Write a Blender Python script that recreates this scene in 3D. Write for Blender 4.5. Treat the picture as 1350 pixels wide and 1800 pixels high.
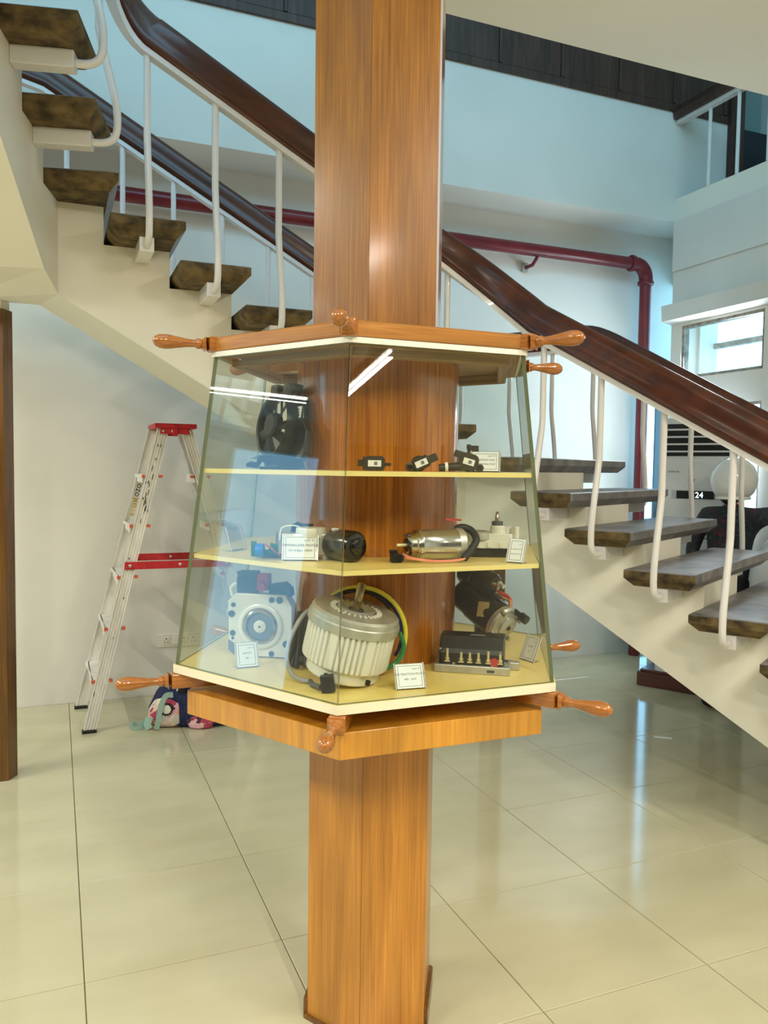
import bpy, math, random
import numpy as np
from mathutils import Matrix, Vector
random.seed(7)
for o in list(bpy.data.objects): bpy.data.objects.remove(o)
scene = bpy.context.scene
COL = scene.collection
PI = math.pi

# ------------------------------------------------------------------ camera
H, FPX = 1.534, 1402.9
YAW, PITCH, ROLL = 0.3906, 0.0558, 0.0137
cF = np.array([math.sin(YAW)*math.cos(PITCH), math.cos(YAW)*math.cos(PITCH), -math.sin(PITCH)])
_r = np.array([math.cos(YAW), -math.sin(YAW), 0.0]); _u = np.cross(_r, cF)
cR = math.cos(ROLL)*_r + math.sin(ROLL)*_u
cU = -math.sin(ROLL)*_r + math.cos(ROLL)*_u
cC = np.array([0, 0, H])
cam_d = bpy.data.cameras.new('camera')
cam = bpy.data.objects.new('camera', cam_d); COL.objects.link(cam)
cam.matrix_world = Matrix([[cR[i], cU[i], -cF[i], cC[i]] for i in range(3)] + [[0, 0, 0, 1]])
cam_d.sensor_fit = 'VERTICAL'; cam_d.sensor_height = 24.0
cam_d.lens = FPX/1800*24.0
cam_d.clip_start = 0.05; cam_d.clip_end = 200
scene.camera = cam
def ray(x, y): return cF + (x-675)/FPX*cR - (y-900)/FPX*cU
def pz(x, y, z):
    d = ray(x, y); return cC + d*(z-H)/d[2]
def py(x, y, Y):
    d = ray(x, y); return cC + d*Y/d[1]
def px_(x, y, X):
    d = ray(x, y); return cC + d*X/d[0]
def depth(p): return float((np.array(p)-cC) @ cF)

# ------------------------------------------------------------------ view, world, lights
vs = scene.view_settings
vs.view_transform = 'Standard'; vs.look = 'None'; vs.gamma = 1; vs.use_curve_mapping = False
vs.exposure = 0.46
def sr(r, g, b):
    f = lambda c: (c/255/12.92) if c/255 <= .04045 else ((c/255+.055)/1.055)**2.4
    return (f(r), f(g), f(b))
world = bpy.data.worlds.new('world'); scene.world = world; world.use_nodes = True
bg = world.node_tree.nodes['Background']
bg.inputs[0].default_value = (0.30, 0.68, 1.0, 1); bg.inputs[1].default_value = 3.1
def area(name, loc, target, sx, sy, power, color):
    l = bpy.data.lights.new(name, 'AREA'); l.shape = 'RECTANGLE'; l.size = sx; l.size_y = sy
    l.energy = power; l.color = color
    o = bpy.data.objects.new(name, l); COL.objects.link(o); o.location = loc
    o.rotation_euler = (Vector(target)-Vector(loc)).to_track_quat('-Z', 'Y').to_euler()
    return o
COOL = (0.36, 0.74, 1.0); WARM = (1.0, 0.94, 0.81); DAY = (0.86, 0.94, 1.0)
# daylight coming down the stairwell from the upper-storey windows
area('daylight_upper_storey', (.6, .62, 5.45), (.6, 5, 4.6), 7.4, 2.4, 112, COOL)
# daylight through the window in the right wall
area('daylight_right_window', (4.62, 4.52, 2.0), (0, 4.1, 1.2), 0.75, 1.3, 34, DAY)
# warm ceiling tubes of the hall: x, y, watts, where they hang; all but the first and last are added to brighten the hall
TUBES = [(2.55, -3.1, 22, 'tube light on the ceiling near the front wall'), (2.55, -.2, 52, 'tube light on the ceiling between the column and the right wall'),
         (.6, -1.4, 56, 'tube light on the ceiling right before the column'), (-1.0, -1.6, 52, 'tube light on the ceiling before the stair opening'),
         (-2.5, .8, 60, 'tube light on the ceiling left of the stair opening'), (-2.5, 3.5, 62, 'tube light on the ceiling close to the back wall'), (-6.35, 4.15, 6, 'tube light on the ceiling beside the left doorway')]

# ------------------------------------------------------------------ materials
def nt(name):
    m = bpy.data.materials.new(name); m.use_nodes = True
    n = m.node_tree; n.nodes.clear()
    out = n.nodes.new('ShaderNodeOutputMaterial')
    b = n.nodes.new('ShaderNodeBsdfPrincipled'); n.links.new(b.outputs[0], out.inputs[0])
    return m, n, b
def plain(name, col, rough=.5, metal=0, coat=0, spec=.5):
    m, n, b = nt(name)
    b.inputs['Base Color'].default_value = (*col, 1); b.inputs['Roughness'].default_value = rough
    b.inputs['Metallic'].default_value = metal; b.inputs['Coat Weight'].default_value = coat
    b.inputs['Specular IOR Level'].default_value = spec
    return m
def noisy(name, c1, c2, scale=(4, 4, 4), rough=.5, detail=6, lo=.35, hi=.65, bump=0, coat=0, metal=0, spec=.5, dist=0, world_co=False, noise=1.0):
    m, n, b = nt(name)
    tc = n.nodes.new('ShaderNodeTexCoord'); mp = n.nodes.new('ShaderNodeMapping')
    mp.inputs['Scale'].default_value = scale
    if world_co:
        g = n.nodes.new('ShaderNodeNewGeometry'); n.links.new(g.outputs['Position'], mp.inputs[0])
    else:
        n.links.new(tc.outputs['Object'], mp.inputs[0])
    no = n.nodes.new('ShaderNodeTexNoise'); no.inputs['Scale'].default_value = noise
    no.inputs['Detail'].default_value = detail; no.inputs['Distortion'].default_value = dist
    n.links.new(mp.outputs[0], no.inputs['Vector'])
    r = n.nodes.new('ShaderNodeValToRGB')
    r.color_ramp.elements[0].position = lo; r.color_ramp.elements[0].color = (*c1, 1)
    r.color_ramp.elements[1].position = hi; r.color_ramp.elements[1].color = (*c2, 1)
    n.links.new(no.outputs[0], r.inputs[0]); n.links.new(r.outputs[0], b.inputs['Base Color'])
    b.inputs['Roughness'].default_value = rough; b.inputs['Coat Weight'].default_value = coat
    b.inputs['Coat Roughness'].default_value = .12
    b.inputs['Metallic'].default_value = metal; b.inputs['Specular IOR Level'].default_value = spec
    if bump:
        bp = n.nodes.new('ShaderNodeBump'); bp.inputs['Strength'].default_value = bump; bp.inputs['Distance'].default_value = .01
        n.links.new(no.outputs[0], bp.inputs['Height']); n.links.new(bp.outputs[0], b.inputs['Normal'])
    return m
def wood(name, c1, c2, axis='z', fine=105, along=2.2, rough=.3, coat=.35, dist=1.2):
    sc = {'x': (along, fine, fine), 'y': (fine, along, fine), 'z': (fine, fine, along)}[axis]
    m = noisy(name, c1, c2, sc, rough, 8, .3, .72, 0, coat, 0, .5, dist)
    n = m.node_tree; b = [x for x in n.nodes if x.type == 'BSDF_PRINCIPLED'][0]
    old = b.inputs['Base Color'].links[0].from_socket
    tc = [x for x in n.nodes if x.type == 'TEX_COORD'][0]
    mp = n.nodes.new('ShaderNodeMapping'); k = 7
    mp.inputs['Scale'].default_value = {'x': (1.1, k, k), 'y': (k, 1.1, k), 'z': (k, k, 1.1)}[axis]
    n.links.new(tc.outputs['Object'], mp.inputs[0])
    no = n.nodes.new('ShaderNodeTexNoise'); no.inputs['Scale'].default_value = 1; no.inputs['Detail'].default_value = 3; no.inputs['Distortion'].default_value = 1.5
    n.links.new(mp.outputs[0], no.inputs['Vector'])
    mr = n.nodes.new('ShaderNodeMapRange'); mr.inputs[1].default_value = .3; mr.inputs[2].default_value = .7; mr.inputs[3].default_value = .72; mr.inputs[4].default_value = 1.12
    n.links.new(no.outputs[0], mr.inputs[0])
    mx = n.nodes.new('ShaderNodeMix'); mx.data_type = 'RGBA'; mx.blend_type = 'MULTIPLY'; mx.inputs[0].default_value = 1
    n.links.new(old, mx.inputs[6]); n.links.new(mr.outputs[0], mx.inputs[7])
    n.links.new(mx.outputs[2], b.inputs['Base Color'])
    return m
def emit(name, col, s):
    m, n, b = nt(name)
    b.inputs['Base Color'].default_value = (*col, 1)
    b.inputs['Emission Color'].default_value = (*col, 1); b.inputs['Emission Strength'].default_value = s
    return m
def glass(name, tint, ior=1.5, rough=0.0, gain=1.0):
    m = bpy.data.materials.new(name); m.use_nodes = True; n = m.node_tree; n.nodes.clear()
    out = n.nodes.new('ShaderNodeOutputMaterial'); mix = n.nodes.new('ShaderNodeMixShader')
    fr = n.nodes.new('ShaderNodeFresnel'); ge = n.nodes.new('ShaderNodeNewGeometry'); mr = n.nodes.new('ShaderNodeMapRange')
    mr.inputs[3].default_value = ior; mr.inputs[4].default_value = 1/ior     # same reflectance on both faces of the sheet
    n.links.new(ge.outputs['Backfacing'], mr.inputs[0]); n.links.new(mr.outputs[0], fr.inputs[0])
    t = n.nodes.new('ShaderNodeBsdfTransparent'); t.inputs[0].default_value = (*tint, 1)
    g = n.nodes.new('ShaderNodeBsdfGlossy'); g.inputs['Roughness'].default_value = rough
    n.links.new(fr.outputs[0], mix.inputs[0]); n.links.new(t.outputs[0], mix.inputs[1]); n.links.new(g.outputs[0], mix.inputs[2])
    n.links.new(mix.outputs[0], out.inputs[0])
    return m
M = {}
M['wood'] = wood('column_wood', sr(178, 112, 34), sr(208, 146, 58), 'z')
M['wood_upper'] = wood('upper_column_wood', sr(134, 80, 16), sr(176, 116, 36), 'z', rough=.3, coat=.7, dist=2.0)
M['wood_drum'] = wood('drum_wood', sr(146, 76, 16), sr(206, 130, 42), 'z', rough=.22, coat=.6)
M['wood_slab'] = wood('slab_wood', sr(190, 128, 36), sr(216, 154, 54), 'z', along=3)
M['wood_ring'] = wood('ring_wood', sr(150, 94, 36), sr(192, 132, 58), 'x', rough=.28)
M['wood_handle'] = wood('handle_wood', sr(146, 84, 30), sr(194, 122, 52), 'x', rough=.2, coat=.6)
M['wood_inner'] = wood('inner_frame_wood', sr(126, 94, 52), sr(182, 146, 92), 'x', rough=.5, coat=0)
M['wood_rail'] = wood('handrail_wood', sr(62, 26, 14), sr(92, 42, 20), 'x', fine=9, along=2.5, rough=.32, coat=.15)
M['wood_dark'] = wood('dark_panel_wood', sr(50, 31, 22), sr(82, 55, 41), 'z', fine=30, rough=.5, coat=.0)
M['wood_post'] = wood('post_wood', sr(92, 58, 18), sr(134, 90, 30), 'z', rough=.3)
M['wood_brown'] = wood('brown_wood', sr(74, 30, 20), sr(104, 48, 30), 'x', rough=.4)
M['paint'] = noisy('white_wall_paint', sr(222, 220, 212), sr(230, 228, 221), (1.5, 1.5, 1.5), .55, 3, spec=.3, world_co=True)
M['cream'] = noisy('cream_stair_paint', sr(230, 226, 210), sr(236, 232, 218), (1.5, 1.5, 1.5), .55, 3, spec=.3, world_co=True)
M['ceiling'] = noisy('ceiling_paint', sr(234, 231, 218), sr(239, 236, 224), (1, 1, 1), .7, 3, spec=.2, world_co=True)
M['metal_white'] = plain('white_enamel', sr(226, 223, 222), .28, 0, .3)
M['tile'] = noisy('floor_tile', sr(193, 188, 157), sr(202, 197, 167), (2.2, 5, 1), .10, 6, world_co=True, spec=.6)
M['grout'] = plain('grout', sr(140, 128, 92), .8)
M['stone'] = noisy('tread_stone', sr(92, 90, 92), sr(132, 128, 126), (9, 9, 9), .38, 8, world_co=True)
M['stone_raw'] = noisy('tread_raw_edge', sr(58, 46, 26), sr(118, 98, 60), (16, 16, 22), .85, 10, bump=.6, world_co=True)
M['glass'] = glass('showcase_glass', (.965, .985, .97))
M['glass_edge'] = plain('glass_edge', sr(112, 120, 90), .2)
M['acrylic'] = glass('clear_acrylic', (.95, .96, .97), 1.45)
M['acrylic_edge'] = plain('acrylic_edge', sr(196, 192, 190), .2)
M['paper'] = plain('card_paper', sr(236, 240, 240), .6)
M['ink'] = plain('card_ink', sr(70, 72, 78), .7)
M['ink_light'] = plain('card_ink_grey', sr(120, 122, 128), .7)
M['laminate'] = noisy('yellow_laminate', sr(230, 202, 112), sr(238, 212, 128), (6, 6, 6), .3, 4, spec=.5)
M['lam_edge'] = plain('yellow_laminate_edge', sr(236, 214, 136), .35)
M['white_edge'] = plain('cream_edge_band', sr(232, 224, 196), .35)
M['trim_white'] = plain('white_trim', sr(236, 234, 222), .35)
M['strip_grey'] = plain('edge_strip_lavender', sr(186, 184, 196), .4)
M['green_wall'] = plain('dim_green_wall', sr(150, 172, 166), .7)
M['black'] = plain('black_plastic', sr(12, 12, 13), .32)
M['black_matt'] = plain('black_matt', sr(24, 23, 22), .6)
M['black_gloss'] = plain('black_paint_gloss', sr(10, 10, 11), .2, 0, .3)
M['alu'] = noisy('cast_aluminium', sr(176, 174, 164), sr(198, 196, 186), (30, 30, 30), .38, 4, metal=.6)
M['alu_white'] = plain('painted_aluminium', sr(226, 224, 212), .32, .1)
M['steel'] = noisy('polished_steel', sr(170, 160, 144), sr(214, 206, 192), (4, 40, 40), .2, 4, metal=1)
M['chrome'] = plain('chrome', sr(196, 196, 196), .16, .9)
M['brass'] = plain('brass', sr(222, 212, 168), .35, .5)
M['gold'] = noisy('shaft_spline_brass', sr(120, 98, 60), sr(214, 196, 150), (60, 60, 20), .3, 4, metal=.8)
M['grey_plastic'] = plain('grey_plastic', sr(120, 124, 128), .45)
M['grey_dark'] = plain('dark_grey_plastic', sr(72, 76, 78), .45)
M['red'] = noisy('red_ladder_paint', sr(172, 22, 32), sr(196, 34, 44), (30, 30, 30), .45, 5)
M['red_plastic'] = plain('red_plastic', sr(186, 56, 52), .4)
M['red_pipe'] = noisy('red_pipe_paint', sr(104, 26, 34), sr(124, 32, 40), (8, 8, 8), .3, 4)
M['orange'] = plain('orange_plastic', sr(216, 84, 44), .45)
M['ladder'] = noisy('worn_aluminium', sr(222, 220, 212), sr(238, 236, 230), (14, 14, 5), .42, 8, metal=.0, lo=.4, hi=.6)
M['grime'] = plain('paint_splash', sr(60, 56, 48), .8)
M['wire_red'] = plain('red_wire', sr(206, 66, 58), .4)
M['wire_pink'] = plain('salmon_wire', sr(232, 130, 100), .4)
M['wire_yellow'] = plain('yellow_cable', sr(226, 212, 72), .35)
M['wire_blue'] = plain('blue_cable', sr(36, 48, 110), .35)
M['wire_green'] = plain('green_cable', sr(46, 128, 72), .35)
M['wire_grey'] = plain('grey_cable', sr(150, 150, 148), .4)
M['wire_orange'] = plain('copper_wire', sr(206, 150, 96), .4)
M['blue_plastic'] = plain('blue_plastic', sr(30, 110, 190), .35)
M['pcb'] = plain('green_circuit_board', sr(40, 104, 84), .4)
M['coil'] = plain('brown_black_plastic', sr(62, 54, 38), .42)
M['sticker'] = plain('white_sticker', sr(238, 236, 226), .5)
M['text_yellow'] = plain('yellow_print', sr(232, 200, 40), .5)
M['text_black'] = plain('black_print', sr(20, 18, 16), .5)
M['plate_white'] = plain('switch_plate_plastic', sr(226, 222, 210), .4)
M['ac'] = plain('ac_white_plastic', sr(216, 218, 220), .25, 0, .2)
M['ac_band'] = plain('ac_silver_band', sr(184, 186, 194), .3)
M['digit'] = emit('lit_digits', (.55, .85, 1.0), 3.0)
M['frame_grey'] = plain('aluminium_window_frame', sr(104, 110, 114), .5, .1)
M['wall_dark'] = plain('dark_front_wall', sr(84, 72, 62), .6)
M['frame_worn'] = noisy('worn_window_frame', sr(120, 112, 100), sr(170, 164, 152), (20, 20, 20), .6, 6)
M['pane'] = glass('window_pane', (.96, .98, .98))
M['navy'] = noisy('navy_fabric', sr(22, 30, 66), sr(34, 44, 86), (60, 60, 60), .85, 4)
M['mint'] = plain('mint_strap', sr(146, 176, 164), .7)
M['pipe_clamp'] = plain('pipe_clamp', sr(176, 172, 160), .5, .4)
M['door_dark'] = plain('dark_door_paint', sr(22, 26, 36), .35)
M['tube'] = emit('tube_light_glow', (1.0, .97, .9), 14.0)
M['skin'] = plain('skin', sr(150, 104, 80), .5)
M['hair'] = plain('dark_hair', sr(20, 18, 18), .5)
M['helmet'] = plain('white_helmet_shell', sr(226, 228, 228), .15, 0, .6)
M['trousers'] = plain('dark_trousers', sr(24, 28, 36), .8)
M['chair_white'] = plain('white_chair_plastic', sr(214, 214, 216), .35)
def blotch(name, cols, scale, rough=.8):
    m, n, b = nt(name)
    tc = n.nodes.new('ShaderNodeTexCoord'); v = n.nodes.new('ShaderNodeTexVoronoi'); v.inputs['Scale'].default_value = scale
    no = n.nodes.new('ShaderNodeTexNoise'); no.inputs['Scale'].default_value = scale*1.2
    mx = n.nodes.new('ShaderNodeMix'); mx.data_type = 'VECTOR'; mx.inputs[0].default_value = .18
    n.links.new(tc.outputs['Object'], no.inputs[0]); n.links.new(tc.outputs['Object'], mx.inputs[4]); n.links.new(no.outputs[1], mx.inputs[5])
    n.links.new(mx.outputs[1], v.inputs[0])
    sp = n.nodes.new('ShaderNodeSeparateColor'); n.links.new(v.outputs['Color'], sp.inputs[0])
    r = n.nodes.new('ShaderNodeValToRGB'); r.color_ramp.interpolation = 'CONSTANT'
    while len(r.color_ramp.elements) < len(cols): r.color_ramp.elements.new(.5)
    for i, c in enumerate(cols):
        r.color_ramp.elements[i].position = i/len(cols); r.color_ramp.elements[i].color = (*c, 1)
    n.links.new(sp.outputs[0], r.inputs[0]); n.links.new(r.outputs[0], b.inputs['Base Color'])
    b.inputs['Roughness'].default_value = rough
    return m
M['floral'] = blotch('floral_fabric', [sr(232, 196, 178), sr(226, 150, 104), sr(214, 206, 198), sr(176, 66, 96), sr(236, 222, 196), sr(70, 40, 54), sr(228, 176, 190)], 17)
M['shirt'] = blotch('floral_dark_shirt', [sr(26, 34, 42), sr(36, 46, 54), sr(30, 40, 46), sr(54, 68, 70), sr(22, 30, 38), sr(30, 40, 46), sr(40, 54, 58), sr(26, 36, 42), sr(92, 34, 50), sr(34, 44, 50)], 30)

# ------------------------------------------------------------------ mesh helpers
def T(x, y, z): return Matrix.Translation((x, y, z))
def RZ(a): return Matrix.Rotation(a, 4, 'Z')
def RX(a): return Matrix.Rotation(a, 4, 'X')
def RY(a): return Matrix.Rotation(a, 4, 'Y')
def axis_m(p, d, roll=0):
    """matrix whose z axis runs along d from p"""
    q = Vector(d).normalized().to_track_quat('Z', 'Y').to_matrix().to_4x4()
    return T(*p) @ q @ RZ(roll)
class MB:
    def __init__(s, k=1.0): s.v = []; s.f = []; s.mi = []; s.k = k
    def add(s, vs_, fs, m=None, mi=0):
        b = len(s.v)
        for p in vs_:
            p = Vector(p)
            if m is not None: p = m @ p
            s.v.append(p*s.k)
        for i, f in enumerate(fs):
            s.f.append([b+j for j in f]); s.mi.append(mi[i] if isinstance(mi, list) else mi)
        return s
    def box(s, c, d, m=None, mi=0):
        x, y, z = [q/2 for q in d]
        vs_ = [(c[0]+a*x, c[1]+b*y, c[2]+e*z) for e in (-1, 1) for b in (-1, 1) for a in (-1, 1)]
        return s.add(vs_, [(0, 2, 3, 1), (4, 5, 7, 6), (0, 1, 5, 4), (2, 6, 7, 3), (0, 4, 6, 2), (1, 3, 7, 5)], m, mi)
    def b2(s, lo, hi, m=None, mi=0):
        return s.box([(a+b)/2 for a, b in zip(lo, hi)], [abs(b-a) for a, b in zip(lo, hi)], m, mi)
    def prism(s, poly, z0, z1, m=None, mi=0, side=None):
        n = len(poly)
        zb = z0 if isinstance(z0, (list, tuple)) else [z0]*n
        zt = z1 if isinstance(z1, (list, tuple)) else [z1]*n
        vs_ = [(p[0], p[1], zb[i]) for i, p in enumerate(poly)]+[(p[0], p[1], zt[i]) for i, p in enumerate(poly)]
        fs = [tuple(range(n-1, -1, -1)), tuple(range(n, 2*n))]+[(i, (i+1) % n, n+(i+1) % n, n+i) for i in range(n)]
        mis = [mi, mi]+[mi if side is None else side]*n
        return s.add(vs_, fs, m, mis)
    def rings(s, rs, m=None, mi=0, caps=True, closed=False):
        n = len(rs[0]); vs_ = [p for r in rs for p in r]; fs = []
        for k in range(len(rs)-1+(1 if closed else 0)):
            a = k*n; b = ((k+1) % len(rs))*n
            for i in range(n): fs.append((a+i, a+(i+1) % n, b+(i+1) % n, b+i))
        if caps and not closed:
            fs.append(tuple(range(n-1, -1, -1))); fs.append(tuple((len(rs)-1)*n+i for i in range(n)))
        return s.add(vs_, fs, m, mi)
    def lathe(s, prof, m=None, n=20, mi=0, caps=True):
        rs = [[(r*math.cos(2*PI*i/n), r*math.sin(2*PI*i/n), z) for i in range(n)] for r, z in prof]
        return s.rings(rs, m, mi, caps)
    def cyl(s, p0, p1, r, n=16, mi=0, r2=None):
        d = Vector(p1)-Vector(p0)
        return s.lathe([(r, 0), (r if r2 is None else r2, d.length)], axis_m(p0, d), n, mi)
    def tube(s, pts, r, n=8, mi=0, closed=False):
        pts = [Vector(p) for p in pts]; N = len(pts)
        rad = r if isinstance(r, (list, tuple)) else [r]*N
        rs = []; up = None
        for i, p in enumerate(pts):
            a = pts[(i-1) % N] if (i > 0 or closed) else p
            b = pts[(i+1) % N] if (i < N-1 or closed) else p
            t = (b-a).normalized()
            if up is None:
                up = Vector((0, 0, 1)) if abs(t.z) < .9 else Vector((1, 0, 0))
            x = up.cross(t).normalized(); y = t.cross(x).normalized(); up = y
            rs.append([p+(x*math.cos(2*PI*j/n)+y*math.sin(2*PI*j/n))*rad[i] for j in range(n)])
        return s.rings(rs, None, mi, True, closed)
    def ell(s, c, r, m=None, n=16, k=10, mi=0):
        rs = []
        for a in range(1, k):
            t = PI*a/k
            rs.append([(c[0]+r[0]*math.sin(t)*math.cos(2*PI*i/n), c[1]+r[1]*math.sin(t)*math.sin(2*PI*i/n), c[2]-r[2]*math.cos(t)) for i in range(n)])
        return s.rings(rs, m, mi)
    def sweep(s, pts, prof, mi=0, up_mode='vert'):
        """profile (side, up) swept along pts; up stays perpendicular to the path in its vertical plane"""
        pts = [Vector(p) for p in pts]; rs = []
        for i, p in enumerate(pts):
            t = (pts[min(i+1, len(pts)-1)]-pts[max(i-1, 0)]).normalized()
            side = t.cross(Vector((0, 0, 1))).normalized(); up = side.cross(t).normalized()
            rs.append([p+side*a+up*b for a, b in prof])
        return s.rings(rs, None, mi)
    def build(s, name, mats, parent=None, off=(0, 0, 0), smooth=35, bevel=0, loc=None, rot=None, mw=None):
        if not isinstance(mats, (list, tuple)): mats = [mats]
        me = bpy.data.meshes.new(name)
        o_ = Vector(off)
        me.from_pydata([tuple(p-o_) for p in s.v], [], s.f)
        for m in mats: me.materials.append(m)
        me.polygons.foreach_set('material_index', s.mi)
        if smooth:
            me.polygons.foreach_set('use_smooth', [True]*len(s.f))
            me.set_sharp_from_angle(angle=math.radians(smooth))
        import bmesh
        bm = bmesh.new(); bm.from_mesh(me); bmesh.ops.recalc_face_normals(bm, faces=bm.faces); bm.to_mesh(me); bm.free()
        me.update()
        o = bpy.data.objects.new(name, me); COL.objects.link(o)
        if parent: o.parent = parent
        if loc is not None: o.location = loc
        if rot is not None: o.rotation_euler = rot
        if mw is not None: o.matrix_local = mw
        if bevel:
            b = o.modifiers.new('bevel', 'BEVEL'); b.width = bevel; b.segments = 2; b.limit_method = 'ANGLE'; b.angle_limit = math.radians(40)
        return o
def tag(o, label, cat, group=None, kind=None):
    o['label'] = label; o['category'] = cat
    if group: o['group'] = group
    if kind: o['kind'] = kind
    return o
def thing(name, label, cat, loc=(0, 0, 0), rotz=0, group=None, kind=None):
    o = bpy.data.objects.new(name, None); COL.objects.link(o); o.empty_display_size = .1
    o.location = loc; o.rotation_euler = (0, 0, rotz)
    return tag(o, label, cat, group, kind)
def text_part(name, lines, mat, parent, mw, extrude=0.0):
    """lines: (text, x, y, size, align) laid out in the local xy plane of mw"""
    vs_, fs = [], []
    for body, x, y, size, al in lines:
        cu = bpy.data.curves.new('t', 'FONT'); cu.body = body; cu.size = size; cu.align_x = al; cu.extrude = extrude
        cu.resolution_u = 2
        ob = bpy.data.objects.new('t', cu); COL.objects.link(ob)
        bpy.context.view_layer.update()
        me = bpy.data.meshes.new_from_object(ob.evaluated_get(bpy.context.evaluated_depsgraph_get()))
        b = len(vs_)
        vs_ += [(v.co.x+x, v.co.y+y, v.co.z) for v in me.vertices]
        fs += [[b+i for i in p.vertices] for p in me.polygons]
        bpy.data.objects.remove(ob); bpy.data.curves.remove(cu); bpy.data.meshes.remove(me)
    me = bpy.data.meshes.new(name); me.from_pydata(vs_, [], fs); me.materials.append(mat)
    o = bpy.data.objects.new(name, me); COL.objects.link(o); o.parent = parent; o.matrix_local = mw
    return o
def inset(poly, d):
    n = len(poly); out = []
    for i in range(n):
        a, b, c = Vector(poly[i-1]), Vector(poly[i]), Vector(poly[(i+1) % n])
        e1 = (b-a).normalized(); e2 = (c-b).normalized()
        n1 = Vector((-e1.y, e1.x)); n2 = Vector((-e2.y, e2.x))
        k = (n1+n2); k = k/(1+n1.dot(n2))
        out.append(tuple(b+k*d))
    return out
def smooth_path(ctrl, n=10):
    """Catmull-Rom through control points"""
    P = [Vector(p) for p in ctrl]; P = [2*P[0]-P[1]]+P+[2*P[-1]-P[-2]]; out = []
    for i in range(1, len(P)-2):
        for k in range(n):
            t = k/n
            out.append(.5*((2*P[i])+(P[i+1]-P[i-1])*t+(2*P[i-1]-5*P[i]+4*P[i+1]-P[i+2])*t*t+(3*P[i]-P[i-1]-3*P[i+1]+P[i+2])*t**3))
    out.append(P[-2]); return out
def rrect(w, h, r, n=4):
    """rounded rectangle polygon"""
    out = []
    for cx, cy, a0 in ((w/2-r, h/2-r, 0), (-w/2+r, h/2-r, PI/2), (-w/2+r, -h/2+r, PI), (w/2-r, -h/2+r, 1.5*PI)):
        for i in range(n+1):
            a = a0+PI/2*i/n; out.append((cx+r*math.cos(a), cy+r*math.sin(a)))
    return out
def struct(name, mb, mat, label, cat='wall', **k):
    o = mb.build(name, mat, **k); tag(o, label, cat, None, 'structure'); return o

# ------------------------------------------------------------------ room shell
X0, X1, Y0, YB, XR = -8.0, 7.0, -6.0, 5.41, 4.5
CZ, F2, YU = 3.484, 3.655, 5.03
fl = MB(); fl.b2((X0, Y0, -.2), (X1, YB+.15, -.006))
floor = struct('floor', fl, M['grout'], 'glossy cream tiled floor of the hall', 'floor', smooth=0)
def tile_mesh(w, h):
    mb = MB(); p = [(0, 0), (w, 0), (w, h), (0, h)]; q = inset(p, .0018)
    mb.rings([[(a, b, -.006) for a, b in p], [(a, b, -.0016) for a, b in p], [(a, b, 0) for a, b in q]])
    return mb
def tiles():
    gx, gy = .0664, 2.437; cache = {}
    for i in range(-5, 11):
        for j in range(-6, 5):
            w = .597; h = .597 if j < 4 else YB-(gy+.6*j)-.003
            key = round(h, 3)
            if key not in cache:
                o = tile_mesh(w, h).build('floor_tile', M['tile'], floor, smooth=0); cache[key] = o
            else:
                o = cache[key].copy(); COL.objects.link(o); o.parent = floor
            o.location = (gx+.6*i+.0015, gy+.6*j+.0015, 0)
tiles()
# plain tiled remainder of the hall, outside the picture
rf = MB()
for lo, hi in (((X0, Y0, -.006), (-2.936, YB, 0)), ((6.664, Y0, -.006), (X1, YB, 0)), ((-2.936, Y0, -.006), (6.664, -1.165, 0))): rf.b2(lo, hi)
rf.build('floor_rest', M['tile'], floor, smooth=0)

def wall_boxes(lst):
    mb = MB()
    for lo, hi in lst: mb.b2(lo, hi)
    return mb
# back wall with the narrow lit opening in the alcove on the right
SX0, SX1 = 4.56, 4.69
struct('wall_back', wall_boxes([((X0, YB, 0), (SX0, YB+.15, CZ)), ((SX0, YB, 2.12), (4.9, YB+.15, CZ)), ((SX0, YB, 0), (4.9, YB+.15, .06)), ((4.84, YU-.14, 0), (4.9, YB, 1.3)), ((4.84, YU-.14, 3.1), (4.9, YB, CZ))]), M['paint'],  # gap in the alcove end wall added out of view to brighten it
       'white lower back wall behind the ladder and staircase', smooth=0)
ub = wall_boxes([((X0, YU, CZ), (5.0, YB+.15, 7.0)), ((5.0, YU, 5.7), (5.9, YB+.15, 7.0)), ((5.0, YU, CZ), (5.9, YB+.15, F2)), ((5.9, YU, CZ), (X1, YB+.15, 7.0))])
struct('wall_upper_back', ub, M['paint'], 'pale blue-lit upper back wall projecting over the lower wall', smooth=0)
# right wall with two window openings one over the other
WY0, WY1 = 4.13, 4.92
def right_wall():
    mb = MB(); a, b = XR, XR+.16
    mb.b2((a, Y0, 0), (b, WY0, CZ)); mb.b2((a, WY1, 0), (b, YU, CZ))
    mb.b2((a, WY0, 2.66), (b, WY1, CZ)); mb.b2((a, WY0, 2.03), (b, WY1, 2.25)); mb.b2((a, WY0, 0), (b, WY1, 1.15))
    mb.b2((b, YU-.14, 0), (4.8395, YU, CZ))
    return mb
struct('wall_right', right_wall(), M['paint'], 'white right wall with stacked windows above the air conditioner', smooth=0)
rb = MB(); rb.b2((XR-.012, Y0, 3.095), (XR-.0005, YU, CZ-.0005)); struct('trim_1', rb, M['paint'], 'shallow painted beam band along the top of the right wall', 'trim', smooth=0)
pm = MB(); p0 = 4.98
pm.prism([(XR-.10, 2.70), (XR-.0005, 2.68), (XR-.0005, 2.815), (XR-.11, 2.82)], -p0-.05, -3.2, Matrix(((1, 0, 0, 0), (0, 0, -1, 0), (0, 1, 0, 0), (0, 0, 0, 1))))
struct('trim_2', pm, M['paint'], 'white boxed pelmet over the bright window', 'trim', smooth=0)
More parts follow.
